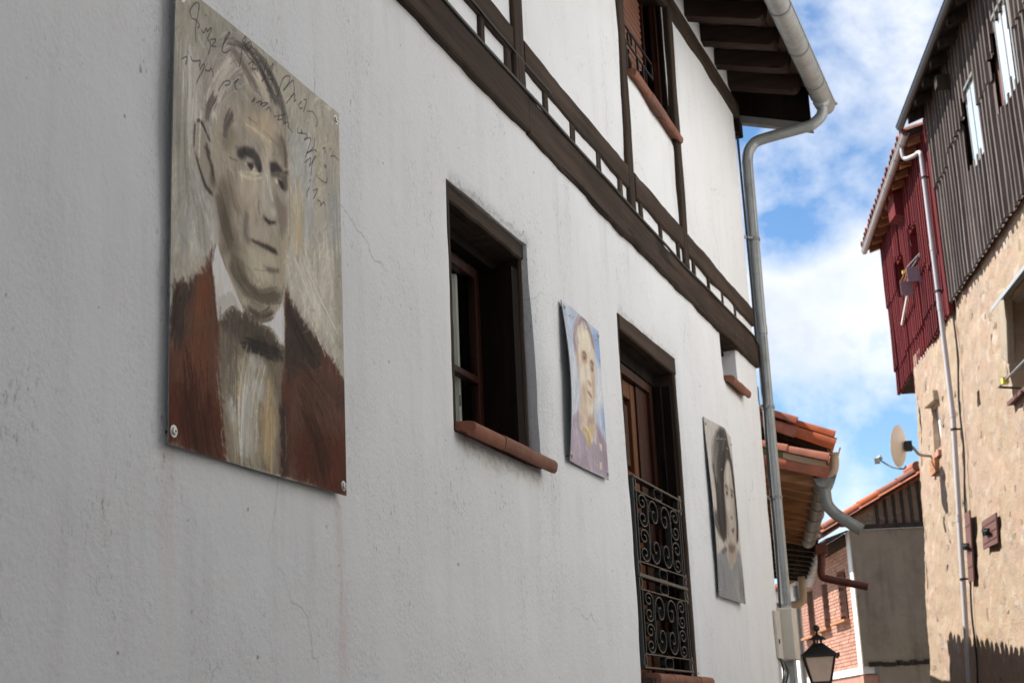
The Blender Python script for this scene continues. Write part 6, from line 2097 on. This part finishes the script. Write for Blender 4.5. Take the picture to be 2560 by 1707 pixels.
MAN_WRITING=[[(0.077,0.942),(0.071,0.955),(0.093,0.979),(0.112,0.987),(0.114,0.971),(0.1,0.923),(0.103,0.893)],[(0.079,0.939),(0.102,0.943),(0.119,0.937),(0.111,0.927)],[(0.149,0.972),(0.154,0.972)],[(0.132,0.93),(0.141,0.926),(0.154,0.942),(0.16,0.936),(0.175,0.95),(0.18,0.947),(0.163,0.923),(0.167,0.915)],[(0.171,0.921),(0.178,0.909),(0.168,0.886)],[(0.178,0.923),(0.202,0.933),(0.2,0.925),(0.185,0.91),(0.207,0.917)],[(0.238,0.924),(0.255,0.946),(0.278,0.972),(0.275,0.975),(0.255,0.954),(0.238,0.92),(0.256,0.918),(0.283,0.935)],[(0.315,0.94),(0.318,0.943)],[(0.348,0.978),(0.366,0.995),(0.371,0.99),(0.352,0.967),(0.339,0.922),(0.331,0.909)],[(0.362,0.971),(0.395,0.993),(0.405,0.988),(0.391,0.972),(0.367,0.968)],[(0.386,0.934),(0.415,0.95),(0.41,0.929),(0.436,0.94),(0.439,0.933)],[(0.405,0.961),(0.411,0.959)],[(0.494,0.985),(0.494,0.972),(0.469,0.924),(0.476,0.924),(0.539,0.987),(0.524,0.959),(0.499,0.938),(0.524,0.94),(0.534,0.945),(0.529,0.929)],[(0.56,0.977),(0.561,0.975)],[(0.564,0.909),(0.596,0.961),(0.622,0.981),(0.647,0.989),(0.643,0.972),(0.606,0.939),(0.665,0.984),(0.675,0.978),(0.675,0.954),(0.621,0.91)],[(0.653,0.937),(0.681,0.954),(0.678,0.934),(0.691,0.942)],[(0.729,0.949),(0.707,0.932),(0.718,0.927),(0.735,0.934)],[(0.746,0.96),(0.763,0.963),(0.757,0.948),(0.74,0.925)],[(0.768,0.936),(0.807,0.946)],[(0.807,0.946),(0.83,0.939),(0.838,0.928),(0.829,0.912)],[(0.065,0.857),(0.067,0.852)],[(0.039,0.831),(0.059,0.843),(0.061,0.836),(0.055,0.823)],[(0.079,0.85),(0.088,0.843),(0.109,0.849),(0.126,0.856),(0.122,0.841)],[(0.126,0.835),(0.143,0.854),(0.147,0.846),(0.118,0.81),(0.112,0.798)],[(0.152,0.842),(0.173,0.847),(0.182,0.856),(0.19,0.851),(0.195,0.84)],[(0.222,0.816),(0.248,0.844),(0.275,0.857),(0.284,0.852),(0.257,0.839)],[(0.302,0.86),(0.33,0.879),(0.311,0.861),(0.312,0.851),(0.325,0.851)],[(0.406,0.846),(0.425,0.862),(0.415,0.849)],[(0.434,0.853),(0.464,0.866),(0.459,0.855),(0.474,0.865),(0.503,0.873),(0.469,0.854)],[(0.493,0.853),(0.513,0.867),(0.523,0.858)],[(0.543,0.852),(0.616,0.88)],[(0.569,0.872),(0.574,0.861),(0.564,0.85),(0.595,0.861)],[(0.605,0.854),(0.631,0.864)],[(0.632,0.853),(0.663,0.848)],[(0.695,0.868),(0.7,0.857),(0.728,0.867),(0.722,0.872)],[(0.767,0.905),(0.769,0.901)],[(0.717,0.861),(0.755,0.871),(0.766,0.867),(0.744,0.852),(0.789,0.87),(0.765,0.828),(0.748,0.808)],[(0.817,0.878),(0.811,0.854),(0.777,0.831),(0.76,0.822),(0.822,0.849),(0.822,0.842)],[(0.743,0.792),(0.787,0.817),(0.776,0.792),(0.821,0.831),(0.798,0.807),(0.786,0.769)],[(0.831,0.784),(0.842,0.778),(0.894,0.78),(0.906,0.797)],[(0.884,0.824),(0.896,0.825),(0.89,0.819)],[(0.874,0.866),(0.891,0.873),(0.891,0.859)],[(0.927,0.879),(0.933,0.883)],[(0.932,0.862),(0.962,0.871),(0.992,0.868)],[(0.775,0.753),(0.784,0.758)],[(0.774,0.736),(0.757,0.719),(0.757,0.706)],[(0.802,0.735),(0.83,0.747),(0.819,0.731),(0.801,0.713)],[(0.83,0.718),(0.852,0.718),(0.852,0.709),(0.875,0.724),(0.886,0.718)],[(0.911,0.755),(0.913,0.753)]]
ELDER=[('P',(177,187,204),14,[(0.016,0.998),(0.785,0.999),(0.2,0.753),(0.058,0.494),(0.003,0.793)]),('P',(200,206,213),14,[(0.017,0.718),(0.213,0.677),(0.285,0.456),(0.231,0.346),(0.015,0.29)]),('P',(138,160,198),12,[(0.783,0.99),(1.017,0.995),(1.023,0.744),(0.882,0.785),(0.816,0.856)]),('P',(208,212,217),14,[(0.822,0.741),(1.014,0.709),(1.004,0.533),(0.732,0.369),(0.739,0.531)]),('P',(148,167,201),12,[(0.889,0.474),(1.07,0.461),(1.038,0.268),(0.877,0.294)]),('P',(183,192,208),12,[(0.732,0.369),(0.892,0.353),(1.031,0.243),(0.779,0.296)]),('P',(177,160,159),6,[(0.28,0.848),(0.191,0.783),(0.179,0.726),(0.229,0.68),(0.295,0.708),(0.359,0.864),(0.555,0.976),(0.732,0.913),(0.806,0.812),(0.827,0.874),(0.71,0.959),(0.544,0.998),(0.363,0.953),(0.259,0.891)]),('P',(211,196,176),5,[(0.29,0.755),(0.327,0.857),(0.47,0.946),(0.645,0.954),(0.76,0.894),(0.815,0.822),(0.788,0.669),(0.732,0.53),(0.679,0.417),(0.537,0.351),(0.444,0.348),(0.33,0.385),(0.277,0.485),(0.255,0.591)]),('P',(203,184,166),6,[(0.289,0.472),(0.377,0.393),(0.506,0.35),(0.657,0.389),(0.664,0.327),(0.716,0.303),(0.694,0.212),(0.504,0.209),(0.298,0.241),(0.211,0.251),(0.252,0.373)]),('P',(167,154,164),4,[(0.027,0.277),(0.215,0.34),(0.224,0.246),(0.441,0.2),(0.561,0.186),(0.694,0.212),(0.693,0.339),(0.783,0.312),(1.037,0.239),(0.987,0.003),(-0.017,-0.002)]),('S',(159,139,140),(40,0.043),[(0.217,0.694),(0.203,0.769),(0.282,0.856),(0.458,0.964)]),('S',(149,129,129),(40,0.037),[(0.426,0.958),(0.59,0.992),(0.738,0.939),(0.809,0.854)]),('S',(195,184,181),(26,0.037),[(0.255,0.732),(0.273,0.815),(0.386,0.917)]),('D',(221,208,188),6,[(0.354,0.839),(0.496,0.923),(0.637,0.919),(0.731,0.839),(0.571,0.768),(0.381,0.756)]),('D',(197,176,156),5,[(0.222,0.718),(0.287,0.715),(0.275,0.602),(0.218,0.616)]),('D',(221,210,192),6,[(0.312,0.648),(0.48,0.671),(0.472,0.582),(0.371,0.501),(0.305,0.545)]),('D',(195,174,152),6,[(0.382,0.55),(0.427,0.479),(0.441,0.403),(0.353,0.42),(0.298,0.489)]),('D',(193,172,152),6,[(0.653,0.646),(0.776,0.659),(0.725,0.529),(0.652,0.436),(0.642,0.531)]),('D',(225,214,196),4,[(0.504,0.683),(0.578,0.689),(0.587,0.594),(0.526,0.575)]),('D',(176,149,130),5,[(0.376,0.731),(0.538,0.762),(0.543,0.702),(0.424,0.673),(0.373,0.691)]),('D',(170,143,126),5,[(0.616,0.72),(0.764,0.747),(0.746,0.67),(0.645,0.652)]),('D',(134,105,94),3,[(0.395,0.737),(0.482,0.766),(0.542,0.738),(0.529,0.724),(0.477,0.741),(0.419,0.73)]),('D',(130,101,91),3,[(0.631,0.727),(0.701,0.752),(0.759,0.726),(0.743,0.71),(0.681,0.722)]),('D',(107,85,79),2,[(0.428,0.716),(0.485,0.724),(0.488,0.707),(0.436,0.7)]),('D',(103,81,77),2,[(0.664,0.69),(0.71,0.696),(0.709,0.678),(0.666,0.672)]),('D',(158,127,110),4,[(0.496,0.578),(0.554,0.588),(0.626,0.568),(0.603,0.552),(0.543,0.565)]),('D',(148,113,102),3,[(0.45,0.511),(0.549,0.511),(0.633,0.491),(0.611,0.479),(0.523,0.49)]),('D',(203,186,166),4,[(0.463,0.462),(0.612,0.47),(0.603,0.445),(0.475,0.434)]),('D',(223,210,190),5,[(0.458,0.413),(0.641,0.443),(0.614,0.383),(0.496,0.36)]),('D',(184,159,142),6,[(0.434,0.331),(0.639,0.355),(0.662,0.318),(0.478,0.283)]),('L',(174,147,128),2,[(0.295,0.708),(0.286,0.596),(0.304,0.474),(0.377,0.393),(0.476,0.353)]),('L',(159,138,129),2,[(0.744,0.966),(0.797,0.885),(0.825,0.807),(0.788,0.669),(0.692,0.443)]),('L',(188,161,140),2,[(0.446,0.561),(0.412,0.508),(0.43,0.48)]),('L',(194,172,152),2,[(0.394,0.815),(0.526,0.848),(0.684,0.847)]),('S',(185,172,185),(40,0.08),[(0.115,0.214),(0.185,0.133),(0.224,0.04)]),('S',(145,131,145),(40,0.064),[(0.777,0.287),(0.884,0.19),(0.95,0.054)]),('S',(180,170,180),(30,0.064),[(0.396,0.14),(0.505,0.077),(0.552,0.013)]),('D',(202,182,144),4,[(0.298,0.241),(0.455,0.264),(0.657,0.294),(0.596,0.253),(0.53,0.158),(0.466,0.149),(0.423,0.19)]),('S',(186,160,109),(26,0.027),[(0.343,0.24),(0.462,0.226),(0.509,0.163)]),('S',(221,206,173),(20,0.027),[(0.394,0.263),(0.512,0.241),(0.563,0.194)]),('L',(221,212,199),2.5,[(0.231,0.342),(0.233,0.247),(0.296,0.233)]),('L',(209,196,174),2,[(0.628,0.199),(0.757,0.205),(0.833,0.183),(0.868,0.124),(0.866,0.052)]),('D',(211,202,182),2,[(0.765,0.079),(0.821,0.094),(0.832,0.048),(0.78,0.033)]),('D',(209,200,180),2,[(0.774,0.207),(0.857,0.215),(0.839,0.168),(0.785,0.161)])]
ELDER_INK=(90,96,112)
ELDER_WRITING=[[(0.049,0.946),(0.034,0.916),(0.071,0.912)],[(0.108,0.947),(0.116,0.917)],[(0.131,0.92),(0.179,0.938),(0.192,0.925)],[(0.205,0.92),(0.256,0.946),(0.26,0.923)],[(0.536,0.964),(0.543,0.925),(0.584,0.966)],[(0.593,0.935),(0.624,0.933),(0.662,0.957)],[(0.768,0.929),(0.835,0.934),(0.796,0.91)],[(0.845,0.907),(0.933,0.928),(0.948,0.918)],[(0.511,0.992),(0.534,0.956)]]
WOMAN=[('P',(202,198,192),10,[(0.016,1.005),(0.523,1.033),(0.192,0.85),(0.091,0.649),(-0.03,0.68)]),('P',(204,199,193),8,[(0.66,1.012),(0.983,0.997),(0.997,0.788),(0.877,0.853),(0.727,0.951)]),('P',(212,207,202),8,[(0.896,0.7),(1.043,0.684),(1.052,0.331),(0.897,0.335),(0.969,0.554)]),('P',(202,197,191),8,[(-0.01,0.539),(0.11,0.507),(0.107,0.322),(0.389,0.321),(0.073,0.256),(0.01,0.399)]),('P',(74,70,68),5,[(0.267,0.926),(0.399,0.98),(0.581,1.002),(0.696,0.986),(0.84,0.926),(0.951,0.845),(0.997,0.741),(1.006,0.618),(0.989,0.479),(0.919,0.375),(0.798,0.343),(0.842,0.467),(0.905,0.67),(0.859,0.82),(0.684,0.823),(0.54,0.74),(0.481,0.629),(0.474,0.525),(0.501,0.439),(0.426,0.345),(0.294,0.321),(0.167,0.347),(0.012,0.385),(0.026,0.45),(0.137,0.488),(0.157,0.598),(0.127,0.74)]),('P',(188,179,168),4,[(0.657,0.821),(0.791,0.835),(0.896,0.793),(0.923,0.703),(0.923,0.611),(0.898,0.502),(0.87,0.424),(0.798,0.343),(0.627,0.309),(0.511,0.323),(0.443,0.376),(0.496,0.475),(0.482,0.585),(0.506,0.677)]),('P',(178,165,152),5,[(0.418,0.33),(0.794,0.336),(0.785,0.275),(0.616,0.198),(0.458,0.181),(0.412,0.229)]),('P',(147,149,151),4,[(0.014,0.23),(0.377,0.298),(0.412,0.229),(0.505,0.177),(0.711,0.233),(0.834,0.316),(0.947,0.286),(1.047,0.142),(1.001,0.001),(-0.007,-0.003)]),('S',(56,53,52),(80,0.06),[(0.678,0.953),(0.548,0.801),(0.432,0.654),(0.4,0.504),(0.359,0.355)]),('S',(138,134,130),(40,0.052),[(0.358,0.899),(0.233,0.767),(0.207,0.661)]),('S',(64,61,59),(60,0.06),[(0.221,0.633),(0.207,0.516),(0.202,0.415),(0.302,0.336)]),('S',(60,57,56),(60,0.037),[(0.719,0.935),(0.845,0.841),(0.925,0.734),(0.942,0.597),(0.926,0.459),(0.861,0.363)]),('S',(117,111,107),(30,0.045),[(0.095,0.477),(0.041,0.416),(0.171,0.355)]),('S',(154,149,144),(26,0.045),[(0.34,0.957),(0.216,0.853),(0.141,0.749)]),('D',(202,195,182),6,[(0.659,0.806),(0.788,0.82),(0.877,0.76),(0.787,0.69),(0.61,0.687)]),('D',(160,149,137),5,[(0.524,0.663),(0.649,0.676),(0.631,0.606),(0.517,0.596)]),('D',(160,149,137),5,[(0.759,0.656),(0.889,0.669),(0.868,0.613),(0.752,0.606)]),('D',(204,197,185),5,[(0.533,0.59),(0.665,0.595),(0.628,0.509),(0.522,0.515)]),('D',(166,155,141),6,[(0.471,0.51),(0.543,0.479),(0.533,0.353),(0.46,0.363)]),('D',(162,151,139),5,[(0.831,0.602),(0.911,0.579),(0.88,0.47),(0.812,0.495)]),('D',(128,116,107),5,[(0.456,0.311),(0.763,0.326),(0.648,0.273),(0.482,0.27)]),('D',(73,65,63),2.8,[(0.523,0.661),(0.606,0.67),(0.66,0.65),(0.641,0.643),(0.59,0.658),(0.528,0.653)]),('D',(46,43,43),2.5,[(0.548,0.627),(0.625,0.631),(0.606,0.615),(0.55,0.611)]),('D',(73,65,63),2.8,[(0.755,0.657),(0.822,0.659),(0.869,0.652),(0.845,0.646),(0.795,0.648)]),('D',(46,43,43),2.5,[(0.758,0.627),(0.838,0.633),(0.817,0.615),(0.77,0.612)]),('D',(122,108,99),3,[(0.639,0.494),(0.749,0.491),(0.71,0.476),(0.65,0.477)]),('D',(136,115,108),3,[(0.617,0.416),(0.713,0.426),(0.804,0.426),(0.701,0.387),(0.648,0.401)]),('D',(105,90,85),1.6,[(0.614,0.411),(0.708,0.417),(0.802,0.422),(0.703,0.409)]),('L',(158,145,133),2,[(0.684,0.611),(0.671,0.543),(0.649,0.492)]),('S',(131,138,147),(40,0.082),[(0.162,0.205),(0.233,0.118),(0.231,0.026)]),('S',(167,165,161),(40,0.082),[(0.65,0.171),(0.703,0.086),(0.713,0.014)]),('S',(115,112,111),(24,0.045),[(0.933,0.173),(0.969,0.1),(0.959,0.011)]),('S',(147,141,132),(20,0.037),[(0.799,0.254),(0.844,0.153),(0.84,0.057)]),('L',(212,205,193),2,[(0.412,0.229),(0.45,0.184),(0.56,0.187),(0.719,0.249),(0.803,0.306)]),('D',(114,109,105),4,[(0.165,0.255),(0.402,0.3),(0.415,0.279),(0.254,0.247)])]
WOMAN_INK=(225,222,215)
WOMAN_WRITING=[[(0.315,0.909),(0.394,0.922),(0.376,0.935)],[(0.415,0.918),(0.52,0.934)],[(0.568,0.978),(0.524,0.866)],[(0.594,0.935),(0.652,0.95)],[(0.674,0.899),(0.75,0.9),(0.778,0.905)]]

# ================================================================== painted portrait panels
def srgb2lin(c):
    c = np.asarray(c, float) / 255.0
    return np.where(c <= 0.04045, c / 12.92, ((c + 0.055) / 1.055) ** 2.4)

def blur2(a, r):
    if r < 0.3:
        return a
    n = max(1, int(r * 2.5))
    k = np.exp(-0.5 * (np.arange(-n, n + 1) / r) ** 2)
    k /= k.sum()
    p = np.pad(a, ((n, n), (n, n)), mode='edge')
    p = np.apply_along_axis(lambda m: np.convolve(m, k, 'valid'), 0, p)
    return np.apply_along_axis(lambda m: np.convolve(m, k, 'valid'), 1, p)

def smooth_noise(w, h, cx, cy, rng):
    g = rng.random((cy + 3, cx + 3))
    x = np.linspace(0, cx, w)
    y = np.linspace(0, cy, h)
    xi, yi = x.astype(int), y.astype(int)
    fx, fy = x - xi, y - yi
    fx, fy = fx * fx * (3 - 2 * fx), fy * fy * (3 - 2 * fy)
    a = g[yi][:, xi] * (1 - fx) + g[yi][:, xi + 1] * fx
    b = g[yi + 1][:, xi] * (1 - fx) + g[yi + 1][:, xi + 1] * fx
    return a * (1 - fy)[:, None] + b * fy[:, None]

def paint(features, writing, ink, w, h, feather, bg, seed, nstroke, ink_w, gain):
    """lay in the big shapes, break them up with brush strokes, then add the lines and the handwriting"""
    rng = np.random.default_rng(seed)
    img = np.ones((h, w, 3)) * np.array(bg, float)
    X, Y = np.meshgrid((np.arange(w) + .5) / w, (np.arange(h) + .5) / h)
    n1 = smooth_noise(w, h, 9, 7, rng) - .5
    n2 = smooth_noise(w, h, 40, 14, rng) - .5
    wx = X + .018 * n2
    wy = Y + .012 * n1
    def poly(col, fe, pts):
        pts = np.array(pts)
        m = np.zeros((h, w), bool)
        x0, y0 = pts[:, 0], pts[:, 1]
        x1, y1 = np.roll(x0, -1), np.roll(y0, -1)
        for a, b, c, d in zip(x0, y0, x1, y1):
            if abs(d - b) < 1e-9:
                continue
            cond = ((b > wy) != (d > wy)) & (wx < (c - a) * (wy - b) / (d - b) + a)
            m ^= cond
        a = blur2(m.astype(float), fe * feather)[:, :, None]
        a = np.clip(a * (0.92 + .25 * n2[:, :, None]), 0, 1)
        img[:] = img * (1 - a) + np.array(col, float) * a
    def line(col, wd, pts, alpha=.85):
        asp = w / h
        for (a, b) in zip(pts[:-1], pts[1:]):
            ax, ay, bx, by = a[0] * w, a[1] * h, b[0] * w, b[1] * h
            r = wd * 1.2 + 2
            i0, i1 = int(max(0, min(ax, bx) - r)), int(min(w, max(ax, bx) + r + 1))
            j0, j1 = int(max(0, min(ay, by) - r)), int(min(h, max(ay, by) + r + 1))
            if i1 <= i0 or j1 <= j0:
                continue
            gx, gy = np.meshgrid(np.arange(i0, i1) + .5, np.arange(j0, j1) + .5)
            dx, dy = bx - ax, by - ay
            L2 = dx * dx + dy * dy + 1e-9
            t = np.clip(((gx - ax) * dx + (gy - ay) * dy) / L2, 0, 1)
            dist = np.hypot(gx - ax - t * dx, gy - ay - t * dy)
            al = np.clip(1 - (dist - wd / 2 + .5), 0, 1)[:, :, None] * alpha
            img[j0:j1, i0:i1] = img[j0:j1, i0:i1] * (1 - al) + np.array(col, float) * al
    def smooth(pts, n=5):
        P = np.array([pts[0]] + list(pts) + [pts[-1]], float)
        out = []
        for i in range(1, len(P) - 2):
            for q in range(n):
                s_ = q / n
                out.append(tuple(.5 * ((2 * P[i]) + (P[i + 1] - P[i - 1]) * s_ + (2 * P[i - 1] - 5 * P[i] + 4 * P[i + 1] - P[i + 2]) * s_ ** 2 + (3 * P[i] - P[i - 1] - 3 * P[i + 1] + P[i + 2]) * s_ ** 3)))
        return out + [tuple(P[-1])]
    def dabs(count, lmin, lmax, wmin, wmax, alpha, cj):
        ref = img.copy()
        for s in range(count):
            px, py = rng.random() * w, rng.random() * h
            L = rng.uniform(lmin, lmax) * w / 300
            wd = rng.uniform(wmin, wmax) * w / 300
            ang = pi / 2 + rng.normal(0, .5) + .5 * sin(px / w * 5)
            c = ref[min(h - 1, int(py)), min(w - 1, int(px))] * (1 + rng.normal(0, cj)) + rng.normal(0, 3.0, 3)
            dx, dy = cos(ang) * L / 2, sin(ang) * L / 2
            line(c, wd + 1, [((px - dx) / w, (py - dy) / h), ((px + dx) / w, (py + dy) / h)], alpha)
    def bundle(c, count, spread, pts):
        """many thin overlapping strokes that follow one path"""
        P = np.array(smooth(pts, 6))
        for s in range(count):
            a = rng.integers(0, max(1, len(P) - 5))
            b = min(len(P), a + rng.integers(5, 14))
            q = P[a:b] + rng.normal(0, spread * .55, 2) * np.array([1, .6]) + np.linspace(0, 1, b - a)[:, None] * rng.normal(0, spread * .25, 2)
            cc = np.array(c, float) * (1 + rng.normal(0, .10))
            line(cc, rng.uniform(.8, 1.8) * w / 300 + .5, [tuple(z) for z in q], rng.uniform(.25, .6))
    for k, c, wd, pts in features:
        if k == 'P':
            poly(c, wd, pts)
    dabs(nstroke, 4, 16, .8, 2.4, .5, .07)
    for k, c, wd, pts in features:
        if k == 'D':
            poly(c, wd * .8, pts)
        elif k == 'S':
            bundle(c, int(wd[0] * 1.2), wd[1], pts)
        elif k == 'L':
            line(c, max(.8, wd * feather), smooth(pts), .42)
    dabs(int(nstroke * .6), 3, 9, .4, 1.4, .30, .06)
    img *= (1 + .10 * n2 + .08 * n1)[:, :, None]
    for p in writing:
        line(ink, ink_w, smooth(p, 4) if len(p) > 2 else p, .72)
    return np.clip(srgb2lin(np.clip(img, 0, 255)) * gain, 0, .85)

def panel(name, label, box, y, art, w, h, screw_uv, curl=None, screw_r=.010, tilt=(0, 0)):
    """thin metal sheet standing off the wall on four screws, its front face carrying the painting"""
    x0, x1, z0, z1 = box
    t = thing(name, label, 'portrait', (x0, y, z0), 0, 'painted portraits on the white wall')
    W_, H_ = x1 - x0, z1 - z0
    def dy(u, v):
        d = tilt[0] * (1 - u) + tilt[1] * u + .0035 * sin(u * 5 + v * 3)
        return d + (curl(u, v) if curl else 0)
    us = (np.arange(w) + .5) / w
    vs_ = (np.arange(h) + .5) / h
    us[0], us[-1] = 0, 1
    vs_[0], vs_[-1] = 0, 1
    V = [(u * W_, dy(u, v), v * H_) for v in vs_ for u in us]
    I = np.arange(w * h).reshape(h, w)
    F = np.stack([I[:-1, :-1], I[:-1, 1:], I[1:, 1:], I[1:, :-1]], -1).reshape(-1, 4)
    me = bpy.data.meshes.new('painted_face')
    me.from_pydata(V, [], F.tolist())
    at = me.color_attributes.new('Col', 'FLOAT_COLOR', 'POINT')
    rgba = np.ones((h * w, 4), np.float32)
    rgba[:, :3] = art.reshape(-1, 3)
    at.data.foreach_set('color', rgba.ravel())
    me.materials.append(M['paintwork'])
    link('painted_face', me, t)
    n, m = 10, 14
    mb = MB()
    P = lambda i, j, off: (i / n * W_, dy(i / n, j / m) + off, j / m * H_)
    vs, fs = [], []
    for off in (.0006, .0035):
        for j in range(m + 1):
            for i in range(n + 1):
                vs.append(P(i, j, off))
    o = (n + 1) * (m + 1)
    for j in range(m):
        for i in range(n):
            q = (j * (n + 1) + i, j * (n + 1) + i + 1, (j + 1) * (n + 1) + i + 1, (j + 1) * (n + 1) + i)
            fs += [q, tuple(o + z for z in q)]
    rim = [i for i in range(n + 1)] + [j * (n + 1) + n for j in range(1, m + 1)] + [m * (n + 1) + i for i in range(n - 1, -1, -1)] + [j * (n + 1) for j in range(m - 1, 0, -1)]
    for a, b in zip(rim, rim[1:] + rim[:1]):
        fs.append((a, b, o + b, o + a))
    mb.add(vs, fs)
    mb.build('metal_sheet', 'zinc_dull', t)
    for (u, v) in screw_uv:
        b = MB()
        yy = dy(u, v)
        b.revolve([(0, -.001), (screw_r * 1.5, -.001), (screw_r * 1.5, .0016), (screw_r, .002), (screw_r * .85, .006), (screw_r * .4, .0068), (0, .0068)], (u * W_, yy, v * H_), 14, axis=(0, -1, 0))
        s = b.build('screw', 'steel', t, smooth=True)
        b = MB()
        b.revolve([(0, .0066), (screw_r * .32, .0069), (screw_r * .32, .0072), (0, .0072)], (u * W_, yy, v * H_), 8, axis=(0, -1, 0))
        b.build('screw_socket', 'cable', s)
        # the spacer that holds the sheet off the wall
        b = MB()
        b.tube([(u * W_, yy + .004, v * H_), (u * W_, 2.0 - y + .004, v * H_)], screw_r * .35, 6)
        b.build('spacer', 'cable', s)
    return t

panel('painted_portrait', 'largest portrait panel, a man with grey hair in a brown jacket, handwriting across the top', (3.040, 4.000, 2.320, 3.565), 1.972,
      paint(MAN, MAN_WRITING, MAN_INK, 340, 440, .45, (162, 158, 146), 3, 6000, 1.05, 1.5), 340, 440,
      ((.022, .028), (.978, .022), (.975, .975), (.03, .972)), screw_r=.0105)
panel('painted_portrait', 'small portrait panel on pale blue, an old woman with a brooch on a mauve dress', (6.285, 6.910, 2.785, 3.540), 1.982,
      paint(ELDER, ELDER_WRITING, ELDER_INK, 180, 220, .50, (190, 197, 209), 5, 1500, .8, 1.2), 180, 220,
      ((.035, .035), (.965, .035), (.965, .96), (.04, .96)), screw_r=.010, tilt=(-.006, .0),
      curl=lambda u, v: -.030 * sin(pi * v) * (1 - u) ** 1.5)
panel('painted_portrait', 'tall portrait panel nearest the downpipe, a woman with long dark hair and a grey top', (9.215, 10.022, 2.386, 3.529), 1.972,
      paint(WOMAN, WOMAN_WRITING, WOMAN_INK, 170, 240, .50, (202, 195, 185), 9, 1300, .9, .92), 170, 240,
      ((.04, .03), (.96, .03), (.95, .95), (.04, .965)), screw_r=.010,
      curl=lambda u, v: -.055 * max(0, v - .72) ** 1.3 * max(0, 1 - abs(u - .55) * 2.2) * 3 - .012 * sin(v * 4) * (1 - u))
